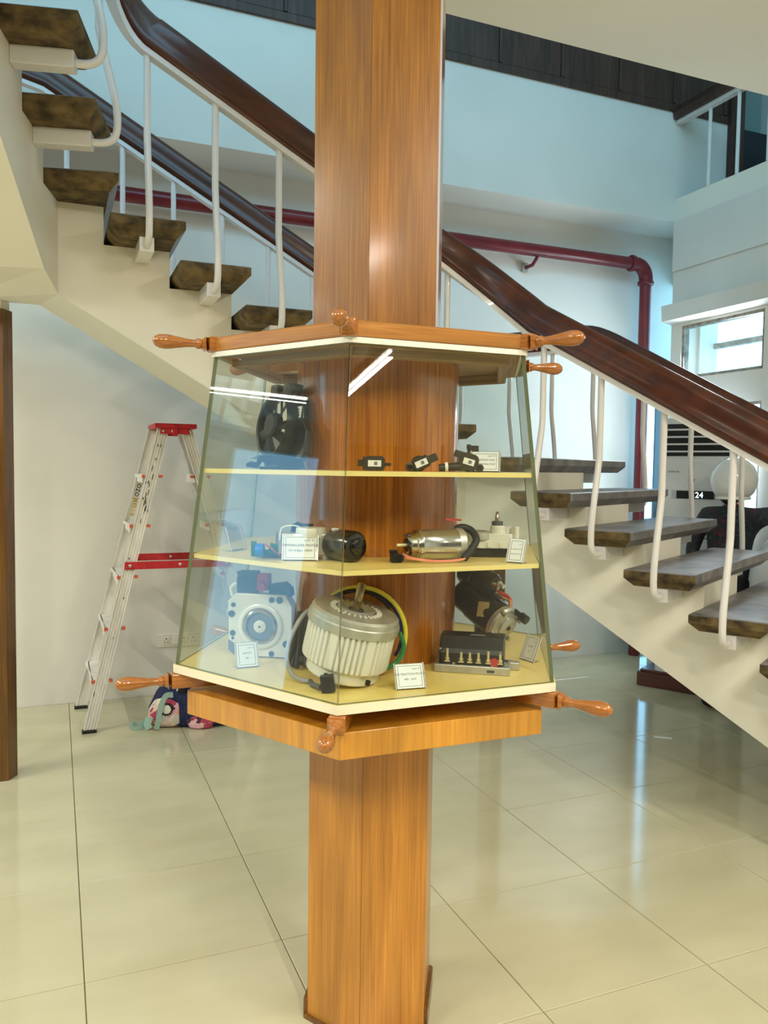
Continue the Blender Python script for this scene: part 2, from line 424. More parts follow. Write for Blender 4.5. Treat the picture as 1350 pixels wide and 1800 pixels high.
def window(name, y0, y1, z0, z1, label, mull=True):
    e = thing(name, label, 'window', (XR+.06, (y0+y1)/2, z0), 0, None, 'structure')
    off = (XR+.06, (y0+y1)/2, z0); w = .022
    f = MB()
    f.b2((XR+.01, y0, z0), (XR+.06, y0+w, z1)); f.b2((XR+.01, y1-w, z0), (XR+.06, y1, z1))
    f.b2((XR+.01, y0+w, z0), (XR+.06, y1-w, z0+w)); f.b2((XR+.01, y0+w, z1-w), (XR+.06, y1-w, z1))
    f.build('window_frame', M['frame_worn'], e, off, 0)
    if mull:
        g = MB(); g.b2((XR+.3, y0-.3, z1-.16), (XR+.34, y1+.2, z1-.12)); g.build('outside_ledge', M['frame_worn'], e, off, 0)
    p = MB(); p.b2((XR+.03, y0+w, z0+w), (XR+.036, y1-w, z1-w)); p.build('window_pane', M['pane'], e, off, 0)
window('window_1', WY0, WY1, 2.25, 2.66, 'bright upper window under the white pelmet')
window('window_2', WY0, WY1, 1.15, 2.03, 'bright lower window behind the helmeted person', False)
# narrow lit window of the alcove
e = thing('window_3', 'tall narrow bright window strip beside the red pipe', 'window', (4.6, YB+.07, .06), 0, None, 'structure')
mb = MB(); mb.b2((SX1, YB-.02, .06), (4.82, YB, 2.12)); mb.build('window_frame', M['frame_grey'], e, (4.6, YB+.07, .06), 0)
mb = MB(); mb.b2((SX0, YB-.012, .06), (SX1, YB-.006, 2.12)); mb.build('window_pane', M['pane'], e, (4.6, YB+.07, .06), 0)
# ceiling of the hall (underside of the upper floor), open above the stairs
EY = 3.185
cl = wall_boxes([((.62, Y0, CZ), (XR, EY, F2)), ((XR, Y0, CZ), (X1, YU, F2)), ((X0, Y0, CZ), (-1.75, YU, F2)), ((-1.75, Y0, CZ), (.62, .9, F2))])
struct('ceiling', cl, M['ceiling'], 'cream ceiling ending at the open stairwell', 'ceiling', smooth=0)
# unseen walls of the hall: left with a doorway, front with shop windows
DY0, DY1, DZ = 3.70, 4.90, 3.05
struct('wall_left', wall_boxes([((X0-.15, Y0, 0), (X0, DY0, CZ)), ((X0-.15, DY1, 0), (X0, YB, CZ)), ((X0-.15, DY0, DZ), (X0, DY1, CZ))]), M['paint'], 'white left wall with an open doorway', smooth=0)
struct('wall_front', wall_boxes([((X0, Y0-.15, 0), (-2.4, Y0, CZ)), ((4.0, Y0-.15, 0), (X1, Y0, CZ)), ((-2.4, Y0-.15, 0), (4.0, Y0, .5)), ((-2.4, Y0-.15, 2.9), (4.0, Y0, CZ))]), M['wall_dark'], 'dark front wall with a wide shop window', smooth=0)
e = thing('window_4', 'wide shop window in the front wall', 'window', (.8, Y0-.07, .5), 0, None, 'structure')
mb = MB()
for x in (-2.4, -.85, .8, 2.4, 3.95): mb.b2((x, Y0-.1, .5), (x+.05, Y0-.04, 2.9))
mb.build('window_frame', M['frame_grey'], e, (.8, Y0-.07, .5), 0)
mb = MB(); mb.b2((-2.4, Y0-.14, .5), (4.0, Y0-.12, 2.9)); mb.build('sky_light_blocker', M['wall_dark'], e, (.8, Y0-.07, .5), 0)  # unseen plate added over the opening to keep sky light out
# upper storey enclosure
struct('wall_upper_left', wall_boxes([((-4.15, .5, F2), (-4, YU, 7.0))]), M['paint'], 'white upper left wall of the stairwell', smooth=0)
struct('wall_upper_front', wall_boxes([((-4, .35, F2), (-3.1, .5, 7.0)), ((4.3, .35, F2), (X1, .5, 7.0)), ((-3.1, .35, F2), (4.3, .5, 6.1)), ((-3.1, .35, 6.7), (4.3, .5, 7.0))]), M['paint'], 'white upper front wall of the stairwell', smooth=0)
struct('wall_upper_right', wall_boxes([((X1, .5, F2), (X1+.15, YU, 7.0))]), M['paint'], 'white upper right wall beyond the balcony', smooth=0)
struct('ceiling_upper', wall_boxes([((-4.15, .35, 7.0), (X1, YB+.15, 7.1))]), M['ceiling'], 'pale ceiling above the stairwell', 'ceiling', smooth=0)
# dark door of the room beyond the balcony
e = thing('door_1', 'dark wooden door frame with dark leaf beyond the balcony railing', 'door', (5.45, YU, F2), 0, None, 'structure'); of = (5.45, YU, F2)
mb = MB(); mb.b2((5.0, YU-.04, F2), (5.14, YU+.1, 5.7)); mb.b2((5.76, YU-.04, F2), (5.9, YU+.1, 5.7)); mb.b2((5.14, YU-.04, 5.56), (5.76, YU+.1, 5.7)); mb.build('door_frame', M['wood_dark'], e, of, 0)
mb = MB(); mb.b2((5.14, YU+.05, F2), (5.76, YU+.09, 4.33)); mb.build('door_leaf', M['door_dark'], e, of, 0)
mb = MB(); mb.b2((5.0, YB+.13, F2), (5.9, YB+.15, 5.7)); mb.build('room_wall', M['green_wall'], e, of, 0)
# dark partition standing on the upper floor
mb = MB(); mb.b2((5.9, 3.0, F2), (5.96, YU-.05, 4.32)); o = mb.build('low_partition', M['door_dark'], smooth=0); tag(o, 'dark low partition on the upper floor behind the railing', 'partition')

# dark wood panelling on the upper back wall
e = thing('wall_panelling', 'dark wooden panelling band high on the upper back wall', 'panelling', (2.0, YU, 4.31)); of = (2.0, YU, 4.31)
xj = [float(py(x, y, YU)[0]) for x, y in ((875, 131), (980, 156), (1085, 181))]
pitch = (xj[2]-xj[0])/2
xs = [xj[0]+pitch*(i) for i in range(-9, 5)]
xs = [x for x in xs if x < 4.95]+[4.995]
base = None
mb = MB(); mb.b2((xs[0], YU-.02, 4.31), (4.995, YU-.0005, 4.365)); mb.build('bottom_rail', M['wood_dark'], e, of, 0, bevel=.004)
for a, b in zip(xs[:-1], xs[1:]):
    mb = MB(); mb.b2((a+.022, YU-.014, 4.367), (b-.002, YU-.0005, 5.5)); mb.build('panel', M['wood_dark'], e, of, 0, bevel=.003)
    mb = MB(); mb.b2((a-.002, YU-.026, 4.367), (a+.020, YU-.0005, 5.5)); mb.build('batten', M['wood_dark'], e, of, 0, bevel=.003)

# balcony railing over the right wall
e = thing('balcony_railing', 'dark wooden balcony rail on thin white bars above the right wall', 'railing', (XR+.04, 4.0, F2)); of = (XR+.04, 4.0, F2)
mb = MB(); mb.prism([(XR-.05, 4.255), (XR+.05, 4.255), (XR+.06, 4.30), (XR+.04, 4.355), (XR-.03, 4.355), (XR-.06, 4.30)], -5.025, -1.0, Matrix(((1, 0, 0, 0), (0, 0, -1, 0), (0, 1, 0, 0), (0, 0, 0, 1)))); mb.build('handrail', M['wood_dark'], e, of, 0)
mb = MB(); mb.b2((XR-.02, 1.0, 4.225), (XR+.03, 5.025, 4.254)); mb.build('flat_bar', M['metal_white'], e, of, 0)
for i in range(14):
    mb = MB(); y = 4.70-.27*i; mb.cyl((XR+.005, y, F2), (XR+.005, y, 4.226), .013, 8); mb.build('baluster', M['metal_white'], e, of)

# tube lights on the hall ceiling, most of them added for brightness
for x, y, watt, lab in TUBES:
    e = thing('tube_light', lab, 'light', (x, y, CZ-.10), 0, 'ceiling tube lights')
    mb = MB(); mb.b2((-.03, -.62, .045), (.03, .62, .0995)); mb.build('housing', M['metal_white'], e, smooth=0, bevel=.004)
    mb = MB(); mb.cyl((0, -.59, .028), (0, .59, .028), .014, 12); mb.build('tube', M['tube'], e)
    l = area('tube_light_lamp', (x, y, CZ-.12), (x, y, 0), .05, 1.18, watt, WARM)

# ------------------------------------------------------------------ staircase
RISE, G, TW, TL = .1591, .276, .30, 1.318
SLOPE = RISE/G
S0, S1 = .25, .80
st = thing('staircase', 'winding staircase of stone treads on a white beam with dark wooden handrails', 'staircase', (2.4, 2.6, 0))
SO = (2.4, 2.6, 0)
V2 = lambda a, b: Vector((a, b))
P7 = V2(2.243, 2.748); dL = V2(.5, -.866025); nL = V2(.866025, .5)
IL = V2(1.839, 3.448)
dM = V2(1, 0); nM = V2(0, 1); XM = .211; YM = 3.448
dU = V2(.2345, .9721); nU = V2(-.9721, .2345); B18 = V2(.146, 3.165); IU = V2(.214, 3.448)
def flight(k):
    """origin, direction, left normal of tread k"""
    if k <= 9: return P7+dL*((7-k)*G), dL, nL
    if 11 <= k <= 16: return V2(XM+(16-k)*G, YM), dM, nM
    return B18-dU*((k-18)*G), dU, nU
def xint(p, d, y): t = (y-p.y)/d.y; return p+d*t
def tread(poly, z, nose):
    """poly counter-clockwise; nose = index of the nosing edge"""
    mb = MB(); n = len(poly); q = inset(poly, .034); q2 = inset(poly, .004)
    vs_ = [(a, b, z) for a, b in q2]+[(a, b, z-.004) for a, b in poly]+[(a, b, z-.036) for a, b in poly]+[(a, b, z-.071) for a, b in q]
    fs = [tuple(range(n))]; mi = [0]
    for lv in range(3):
        for i in range(n):
            j = (i+1) % n
            fs.append((lv*n+j, lv*n+i, (lv+1)*n+i, (lv+1)*n+j)); mi.append(0 if i == nose else (0 if lv == 0 else 1))
    fs.append(tuple(range(4*n-1, 3*n-1, -1))); mi.append(1)
    mb.add(vs_, fs, None, mi)
    return mb.build('tread', [M['stone'], M['stone_raw']], st, SO, 0)
for k in list(range(1, 10))+list(range(11, 17))+list(range(18, 23)):
    o, d, n = flight(k)
    w = TW if k != 11 else .31
    poly = [o, o+d*w, o+d*w+n*TL, o+n*TL]
    tread([tuple(p) for p in poly], k*RISE, 1)
# turning treads
OL = xint(P7+nL*TL, dL, YM+TL); a10 = V2(1.85, YM)
tread([tuple(a10), tuple(IL+dL*TW), tuple(IL+dL*TW+nL*TL), tuple(OL), (1.85, YM+TL)], 10*RISE, 1)
OU = xint(IU+nU*TL, dU, YM+TL)
tread([tuple(IU+nU*TL), tuple(IU), (.245, YM), (.245, YM+TL), tuple(OU)], 17*RISE, 2)
# spine beam
def cell(mb, poly, zt, zb):
    mb.prism([tuple(p) for p in poly], [max(z, 0.0) for z in zb], zt)
for ks, nm in ((range(1, 10), 'low'), (range(11, 17), 'mid'), (range(18, 23), 'up')):
    mb = MB()
    for k in ks:
        o, d, n = flight(k); a, b = -.011, .265
        zb = lambda u: k*RISE-SLOPE*u-.41
        zt = k*RISE-.071
        if k <= 2: pass
        cell(mb, [o+d*a+n*S0, o+d*b+n*S0, o+d*b+n*S1, o+d*a+n*S1], zt, [zb(a), zb(b), zb(b), zb(a)])
    mb.build('spine_beam', M['cream'], st, SO, 0)
IcL = xint(P7+nL*S0, dL, YM+S0); OcL = xint(P7+nL*S1, dL, YM+S1)
mb = MB(); zs = 16*RISE-(1.856-XM)*SLOPE-.41
q1 = IL+dL*.265+nL*S0; q2 = IL+dL*.265+nL*S1; ze = 10*RISE-SLOPE*.265-.41
cell(mb, [(1.856, YM+S0), IcL, q1, q2, OcL, (1.856, YM+S1)], 10*RISE-.071, [zs, zs-.02, ze, ze, zs-.05, zs]); mb.build('spine_landing', M['cream'], st, SO, 0)
IcU = xint(IU+nU*S0, dU, YM+S0); OcU = xint(IU+nU*S1, dU, YM+S1)
r1 = B18+dU*.265+nU*S0; r2 = B18+dU*.265+nU*S1
mb = MB(); zc_ = lambda x: 16*RISE+.011*SLOPE-.41+(.20-x)*SLOPE; zl_ = zc_(-.065)
cell(mb, [IcU, (.20, YM+S0), (.20, YM+S1), (-.065, YM+S1)], 17*RISE-.071, [zc_(IcU.x), zc_(.20), zc_(.20), zl_])
cell(mb, [r1, IcU, (-.065, YM+S1), OcU, r2], 17*RISE-.071, [18*RISE-.41-.265*SLOPE, zc_(IcU.x), zl_, zl_, 18*RISE-.41-.265*SLOPE]); mb.build('spine_landing', M['cream'], st, SO, 0)
# handrails
SR = .015
def fillet(a, c, b, n=8):
    a, c, b = Vector(a), Vector(c), Vector(b)
    return [a*(1-t)**2+c*2*t*(1-t)+b*t*t for t in [i/n for i in range(n+1)]]
def zlow(t, h): return 10*RISE-SLOPE*t+h        # t measured from IL along dL
pU = lambda t: B18+dU*t+nU*SR                      # upper, t from tread 18
zU = lambda t, h: 18*RISE-SLOPE*t+h
HN = .735
zmid = lambda x: 3.19-.527*(x-.356)
near = []
for t in (-1.3, -.8, -.35, .0, .17): p = pU(t); near.append((p.x, p.y, zU(t, HN+.03)))
pc = xint(pU(0), dU, YM+SR)
e1 = (.335, YM+SR, zmid(.335))
near += fillet(near[-1], (pc.x, pc.y, zmid(pc.x)+.02), e1)[1:]
for x in (.7, 1.0, 1.3, 1.55): near.append((x, YM+SR, zmid(x)))
cl_ = IL+nL*SR; cl_ = xint(cl_, dL, YM+SR)
pL = lambda t: IL+dL*t+nL*SR
a = (1.62, YM+SR, zmid(1.62)); b = pL(.32)
near += fillet(a, (cl_.x+.01, cl_.y, 2.40), (b.x, b.y, zlow(.32, HN)), 10)
for t in (.5, .8, 1.2, 1.6, 2.0, 2.4): p = pL(t); near.append((p.x, p.y, zlow(t, HN)))
far = []
pF = lambda t: IL+dL*t+nL*(TL-SR)
YF = YM+TL-SR
zf = lambda x: 3.315-.543*(x-.307)
oU = xint(IU+nU*(TL-SR), dU, YF)
for t in (-1.2, -.2): p = IU+dU*t+nU*(TL-SR); far.append((p.x, p.y, zU(t+.2, HN+.05)))
far += fillet((oU.x-.1, oU.y-.4, 3.60), (oU.x, YF, 3.56), (oU.x+.35, YF, 3.56), 6)
far += [(-.22, YF, zf(-.12)), (-.05, YF, zf(-.05)), (.12, YF, zf(.12))]
for x in (.5, 1.0, 1.5, 1.9): far.append((x, YF, zf(x)))
cF_ = xint(IL+nL*(TL-SR), dL, YF)
far += fillet((2.10, YF, zf(2.10)), (2.26, YF, 2.25), (2.42, YF, 2.25), 5)
tc = (V2(cF_.x, cF_.y)-IL).dot(dL)
p = pF(tc+.12); far += fillet((cF_.x-.12, YF, 2.25), (cF_.x, YF, 2.25), (p.x, p.y, 2.25), 5)
p = pF(.02); q = pF(.20); c = pF(.08)
far += fillet((p.x, p.y, 2.252), (c.x, c.y, 2.25), (q.x, q.y, zlow(.20, .70)), 5)
for t in (.6, 1.1, 1.6, 2.0, 2.4): p = pF(t); far.append((p.x, p.y, zlow(t, .70)))
RPROF = [(a, .022+b*1.09) for a, b in [(-.026, 0), (.026, 0), (.036, .010), (.036, .030), (.029, .042), (.032, .065), (.036, .095), (.030, .116), (.013, .126), (-.013, .126), (-.030, .116), (-.036, .095), (-.032, .065), (-.029, .042), (-.036, .030), (-.036, .010)]]
for path, nm in ((near, 'near'), (far, 'far')):
    dense = []
    for p, q in zip(path[:-1], path[1:]):
        p, q = Vector(p), Vector(q); L = (q-p).length; m_ = max(1, int(L/.12))
        if L < 1e-4: continue
        for i in range(m_): dense.append(p.lerp(q, i/m_))
    dense.append(Vector(path[-1]))
    hr = MB().sweep(dense, RPROF).build('handrail', M['wood_rail'], st, SO, 50)
    MB().sweep(dense, [(-.024, 0), (.024, 0), (.024, .0225), (-.024, .0225)]).build('steel_strip', M['metal_white'], hr, (0, 0, 0), 30)
    hr_mesh = hr.children[0]
    for v in hr_mesh.data.vertices: v.co -= Vector(SO)
    if nm == 'near': NEARP = dense
    else: FARP = dense
def rail_z(path, x, y):
    best = min(((Vector((p.x, p.y))-Vector((x, y))).length, i) for i, p in enumerate(path))[1]
    r = 1e9; z = 0
    for i in range(max(0, best-2), min(len(path)-1, best+2)):
        a, b = path[i], path[i+1]; ab = V2(b.x-a.x, b.y-a.y); L2 = ab.length_squared
        if L2 < 1e-9: continue
        t = min(1, max(0, (V2(x-a.x, y-a.y)).dot(ab)/L2)); d = (V2(x, y)-V2(a.x, a.y)-ab*t).length
        if d < r: r = d; z = a.z+(b.z-a.z)*t
    return z
FT = (-.48, -.18, .09); FXS = (2.05, 2.5)
def baluster(o, n, k, side, path):
    """o = point on the tread edge, n = direction into the stair, side kept for far rods"""
    z = k*RISE; q = lambda s, h: (o.x+n.x*s, o.y+n.y*s, h)
    top = q(SR, 0); zr = rail_z(path, top[0], top[1])
    ctrl = [q(SR, zr+.004), q(SR, z+.32), q(SR-.012, z+.26), q(-.035, z+.10), q(-.05, z+.02), q(-.05, z-.05), q(-.036, z-.088), q(.0, z-.105), q(.05, z-.105)]
    pts = [Vector(ctrl[0])]+smooth_path(ctrl[1:], 4)
    b = MB().tube(pts, .0145, 10).build('baluster', M['metal_white'], st, SO, 60)
    br = MB(); ang = math.atan2(n.y, n.x); L = S0-.04 if side == 'near' else TL-S1-.04
    br.b2((0, -.03, z-.132), (L, .03, z-.071), T(o.x+n.x*.04, o.y+n.y*.04, 0) @ RZ(ang))
    w = br.build('bracket', M['metal_white'], b, SO, 0, bevel=.004)
for k in list(range(2, 10))+list(range(11, 17))+list(range(18, 22)):
    o, d, n = flight(k)
    baluster(o+d*.147, n, k, 'near', NEARP)
    baluster(o+d*.147+n*TL, -n, k, 'far', FARP)
for t in FT: baluster(IL+dL*t+nL*TL, -nL, 10, 'far', FARP)
for x in FXS: baluster(V2(x, YM+TL), -nM, 10, 'far', FARP)
for x in (-.25, .07): baluster(V2(x, YM+TL), -nM, 17, 'far', FARP)

# slim wooden posts under the stair turns
def hexa(R, a0=0): return [(R*math.cos(a0+i*PI/3), R*math.sin(a0+i*PI/3)) for i in range(6)]
def post(x, y, ztop, zwood, label):
    e = thing('wooden_post', label, 'post', (x, y, 0))
    p = hexa(.075)
    for i in range(6):
        a, b = V2(*p[i]), V2(*p[(i+1) % 6]); mid = (a+b)/2
        mb = MB(); ia, ib = a*.86, b*.86
        mb.prism([tuple(a*.997+b*.003), tuple(b*.997+a*.003), tuple(ib), tuple(ia)], 0, zwood); mb.build('wood_board', M['wood_post'], e, smooth=0)
    MB().prism(hexa(.063), .0, ztop).build('plaster_core', M['paint'], e, smooth=0)
    return e
post(-.26, 4.235, 17*RISE-.415, 2.25, 'slim hexagonal wooden post under the upper stair landing')
post(2.33, 3.985, 1.02, 1.02, 'slim dark wooden post standing behind the showcase under the stair turn')

# ------------------------------------------------------------------ column and showcase
CX, CY = .825, 2.059
VA = [(-180+60*i)*PI/180 for i in range(6)]            # vertex angles, first points to -X
def hv(R, i): return V2(R*math.cos(VA[i % 6]), R*math.sin(VA[i % 6]))
def hexpoly(R): return [tuple(hv(R, i)) for i in range(6)]
col = thing('wooden_column', 'hexagonal wood-clad column rising through the glass showcase', 'column', (CX, CY, 0))
RC = .188
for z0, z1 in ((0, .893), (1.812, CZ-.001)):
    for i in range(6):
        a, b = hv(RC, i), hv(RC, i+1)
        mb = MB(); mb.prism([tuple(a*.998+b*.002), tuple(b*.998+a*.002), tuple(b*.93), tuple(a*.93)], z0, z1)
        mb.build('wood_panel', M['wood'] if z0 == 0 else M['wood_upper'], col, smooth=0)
MB().prism(hexpoly(RC*.928), 0.0, CZ-.001).build('core', M['trim_white'], col, smooth=0)
for i in range(6):
    a, b = hv(RC*1.002, i), hv(RC*1.002, i+1)
    mb = MB(); o_ = (a+b).normalized()*.010
    mb.prism([tuple(a+(b-a)*-.02+o_*1.0), tuple(b+(a-b)*-.02+o_*1.0), tuple(b), tuple(a)], 0, .055 if i not in (0, 1) else .012); mb.build('skirting', M['wood_post'], col, smooth=0)
# edge strip on the seam nearest the right side
for i in (2, 5):
    a = hv(RC, i); mb = MB(); mb.prism([tuple(a*1.004+V2(-.001, 0)), tuple(a*1.004+V2(.005, 0)), tuple(a*1.0+V2(.005, .006)), tuple(a+V2(-.001, .006))], 1.87, CZ-.002); mb.build('edge_strip', M['strip_grey'], col, smooth=0)
mb = MB(); mb.prism(hexpoly(.517), .894, .955, None, 0); mb.prism(hexpoly(.517*.5), .955, 1.004, None, 0)
mb.build('collar_slab', M['wood_slab'], col, smooth=0, bevel=.002)

SZ0, SZT = 1.026, 1.807
case = thing('glass_showcase', 'hexagonal glass showcase with turned wooden handles around the wooden column', 'showcase', (CX, CY, 1.004))
CO = (0, 0, 1.004)
RD = .222
def ring_plate(R, r, z0, z1, n=48):
    """hexagon with a round hole"""
    mb = MB(); out = []; inn = []
    for i in range(n):
        a = 2*PI*i/n; m_ = ((a+PI/6) % (PI/3))-PI/6
        # hexagon with a vertex at 0: radius along angle a
        b = (a % (PI/3))-PI/6; rr = R*math.cos(PI/6)/math.cos(b)
        out.append((rr*math.cos(a), rr*math.sin(a))); inn.append((r*math.cos(a), r*math.sin(a)))
    vs_ = [(x, y, z0) for x, y in out]+[(x, y, z1) for x, y in out]+[(x, y, z0) for x, y in inn]+[(x, y, z1) for x, y in inn]
    fs = []; mi = []
    for i in range(n):
        j = (i+1) % n
        fs += [(i, j, n+j, n+i), (2*n+j, 2*n+i, 3*n+i, 3*n+j), (n+i, n+j, 3*n+j, 3*n+i), (j, i, 2*n+i, 2*n+j)]; mi += [1, 0, 0, 0]
    return mb.add(vs_, fs, None, mi)
ring_plate(.552, RD-.004, 1.005, 1.026).build('base_plate', [M['laminate'], M['white_edge']], case, CO, 0)
ring_plate(.474, RD+.001, 1.514, 1.525).build('shelf', [M['laminate'], M['lam_edge']], case, CO, 0)
ring_plate(.500, RD+.001, 1.297, 1.308).build('shelf', [M['laminate'], M['lam_edge']], case, CO, 0)
MB().lathe([(RD, 1.006), (RD, 1.806)], None, 64, 0, True).build('core_drum', M['wood_drum'], case, CO, 40)
# glass panes
RB, RT = .547, .450
for i in range(6):
    a0, b0, a1, b1 = hv(RB, i), hv(RB, i+1), hv(RT, i), hv(RT, i+1)
    th = .008
    n_ = Vector(((a0+b0).x, (a0+b0).y, 0)).normalized(); t_ = Vector(((b0-a0).x, (b0-a0).y, 0)).normalized()
    g = .0012
    P_ = [Vector((a0.x, a0.y, SZ0+.0005))+t_*g, Vector((b0.x, b0.y, SZ0+.0005))-t_*g, Vector((b1.x, b1.y, SZT))-t_*g, Vector((a1.x, a1.y, SZT))+t_*g]
    Q_ = [p-n_*th+t_*(.0046*(1 if j in (0, 3) else -1)) for j, p in enumerate(P_)]
    mb = MB(); mb.add(P_+Q_, [(0, 1, 2, 3), (7, 6, 5, 4), (0, 4, 5, 1), (1, 5, 6, 2), (2, 6, 7, 3), (3, 7, 4, 0)], None, [0, 0, 1, 1, 1, 1])
    mb.build('glass_pane', [M['glass'], M['glass_edge']], case, CO, 0)
# white strip, wooden top frame
for i in range(6):
    a, b = hv(.456, i), hv(.456, i+1); ia, ib = hv(.436, i), hv(.436, i+1)
    mb = MB(); mb.prism([tuple(a), tuple(b), tuple(ib), tuple(ia)], 1.8075, 1.820); mb.build('white_strip', M['trim_white'], case, CO, 0)
def frame_board(R, z0, z1, wid, name, mat, bev=.004):
    for i in range(6):
        a, b = hv(R, i), hv(R, i+1); d = b-a; L = d.length; ang = math.atan2(d.y, d.x)
        sh = wid/math.tan(PI/3)
        mb = MB(); mb.prism([(0.0006, 0), (L-.0006, 0), (L-.0006-sh, wid), (0.0006+sh, wid)], z0-CO[2], z1-CO[2])
        mb.build(name, mat, case, smooth=0, bevel=bev, mw=T(a.x, a.y, 0) @ RZ(ang))
frame_board(.458, 1.8205, 1.857, .03, 'frame_board', M['wood_ring'])
frame_board(.405, 1.785, 1.812, .025, 'inner_frame', M['wood_inner'], .003)
frame_board(.434, 1.806, 1.812, .028, 'top_ledge', M['wood_inner'], 0)
for i in range(6):
    if i == 5: continue
    a, b = hv(.42, i), hv(.42, i+1); c, d = hv(RD+.003, i+1), hv(RD+.003, i)
    mb = MB(); mb.prism([tuple(a), tuple(b), tuple(c), tuple(d)], 1.8125, 1.8195); mb.build('top_panel', M['wood_inner'], case, CO, 0)
HP = [(.0, .0), (.011, .0), (.013, .004), (.0135, .010), (.010, .015), (.0095, .022), (.0105, .035), (.014, .058), (.0175, .078), (.0185, .090), (.017, .103), (.012, .113), (.005, .118), (.0, .119)]
def handle(R, z, i, blockL, label=None):
    v = hv(R, i); ang = math.atan2(v.y, v.x)
    mw = T(v.x, v.y, z-CO[2]) @ RZ(ang)
    # square-to-round neck block
    mb = MB(); h = .0185
    sq = [[(x, s1*w, s2*w) for s1, s2 in ((-1, -1), (1, -1), (1, 1), (-1, 1))] for x, w in ((-blockL, h), (.012, h))]
    oc = lambda x, r: [(x, r*math.cos(PI/4+PI/2*k), r*math.sin(PI/4+PI/2*k)) for k in range(4)]
    sq += [oc(.020, h*1.2), oc(.030, h*.95)]
    mb.rings(sq)
    nk = mb.build('neck_block', M['wood_handle'], case, smooth=0, bevel=.003, mw=mw)
    mb = MB(); mb.lathe([(r, x) for r, x in HP], axis_m((.030, 0, 0), (1, 0, 0)), 20)
    mb.build('handle', M['wood_handle'], case, smooth=50, mw=mw)
for i in range(6):
    handle(.452, 1.839, i, .012)
    handle(.545, .985, i, .10)

# ------------------------------------------------------------------ exhibits
# every exhibit is modelled in photo-pixel units around its foot (x right, y away, z up) and scaled by k = depth / focal length
VIEW = -YAW
def foot(bx, by, z):
    p = pz(bx, by, z); return p, depth(p)/FPX
def exhibit(name, label, cat, bx, by, z, rot=0, group='motors and parts on show', at=None):
    p, k = foot(bx, by, z)
    if at is not None: p = np.array(at); k = depth(p)/FPX
    e = thing(name, label, cat, (p[0], p[1], z), VIEW+rot, group)
    return e, k
def bolt(mb, p, d, r, h, mi=0): mb.cyl(p, tuple(Vector(p)+Vector(d).normalized()*h), r, 8, mi)
ZB, ZM, ZT = 1.0263, 1.3083, 1.5253
# --- name cards in clear stands
def card(bx, by, z, w, h, yaw, lean, lines, label, mirror=False, at=None, light=False):
    e, k = exhibit('name_card', label, 'card', bx, by, z, yaw, 'name cards in the showcase', at)
    mw = RX(-lean)                                # local: x right, z up, leaning back
    mb = MB(k); mb.b2((-w/2-3, 0, .6), (w/2+3, 1.6, h+2), mw); mb.b2((-w/2-3, 1.0, .05), (w/2+3, 16, 1.4))
    mb.build('stand', M['acrylic'], e, smooth=0)
    mb = MB(k)
    for sx in (-1, 1): mb.b2((sx*(w/2+2)-1, -.5, .6), (sx*(w/2+2)+1, 2.1, h+2), mw)
    mb.build('stand_edge', M['acrylic_edge'], e, smooth=0)
    if lines is None: return e
    mb = MB(k); mb.b2((-w/2, -.9, 2), (w/2, -.4, h), mw); mb.build('paper', M['paper'], e, smooth=0)
    bm = MB(k); g = 3.2; y0, y1 = -1.15, -1.0
    for lo, hi in (((-w/2+g, y0, 2+g), (w/2-g, y1, 2.7+g)), ((-w/2+g, y0, h-g-.7), (w/2-g, y1, h-g)), ((-w/2+g, y0, 2.7+g), (-w/2+g+.7, y1, h-g-.7)), ((w/2-g-.7, y0, 2.7+g), (w/2-g, y1, h-g-.7))): bm.b2(lo, hi, mw)
    bm.build('border', M['ink_light'], e, smooth=0)
    t = mw @ T(0, -1.2*k, 0) @ RX(PI/2)
    s = w*.105*k
    text_part('print', [(lines[0], 0, h*.56*k, s, 'CENTER'), (lines[1], 0, h*.36*k, s, 'CENTER'), (lines[2], (w/2-6)*k, h*.77*k, s*.8, 'RIGHT')], M['ink_light' if light else 'ink'], e, t)
    return e
card(436, 1174, ZB, 36, 44, .42, .38, ('eMOTOR', '48V', 'unoD  .8'), 'upright name card leaning before the square white motor')
card(723, 1212, ZB, 50, 45, .28, .42, ('HUB TRACTION MOTOR', '48V  1kW', 'unoD  8'), 'wide name card before the ribbed hub motor', light=True)
card(925, 1162, ZB, 30, 46, -1.0, .40, ('STARTER', '12V', 'unoD'), 'slanted name card beside the black controller box')
card(527, 986, ZM, 58, 46, .03, .30, ('WIPER&SLIDER MOTOR', '12V 6.8pm 100W', 'unoD  8'), 'name card standing against the silver gear motor')
card(904, 990, ZM, 28, 44, -.55, .38, ('ALTERNATOR', '12V 90A 2.5kW', 'unoD'), 'narrow name card beside the grey gear housing')
card(421, 968, ZM, 40, 42, 1.15, .30, None, 'clear empty card stand turned sideways beside the small blue actuator')
card(862, 824, ZT, 46, 36, -.06, .16, ('IGNITION COIL', '12V 24 0hm 7mH', 'unoD  8'), 'name card among the ignition coils', at=(1.005, 1.772, ZT))
card(882, 823, ZT, 34, 32, -.30, .12, None, 'empty clear card stand behind the ignition coil card', at=(1.055, 1.842, ZT))

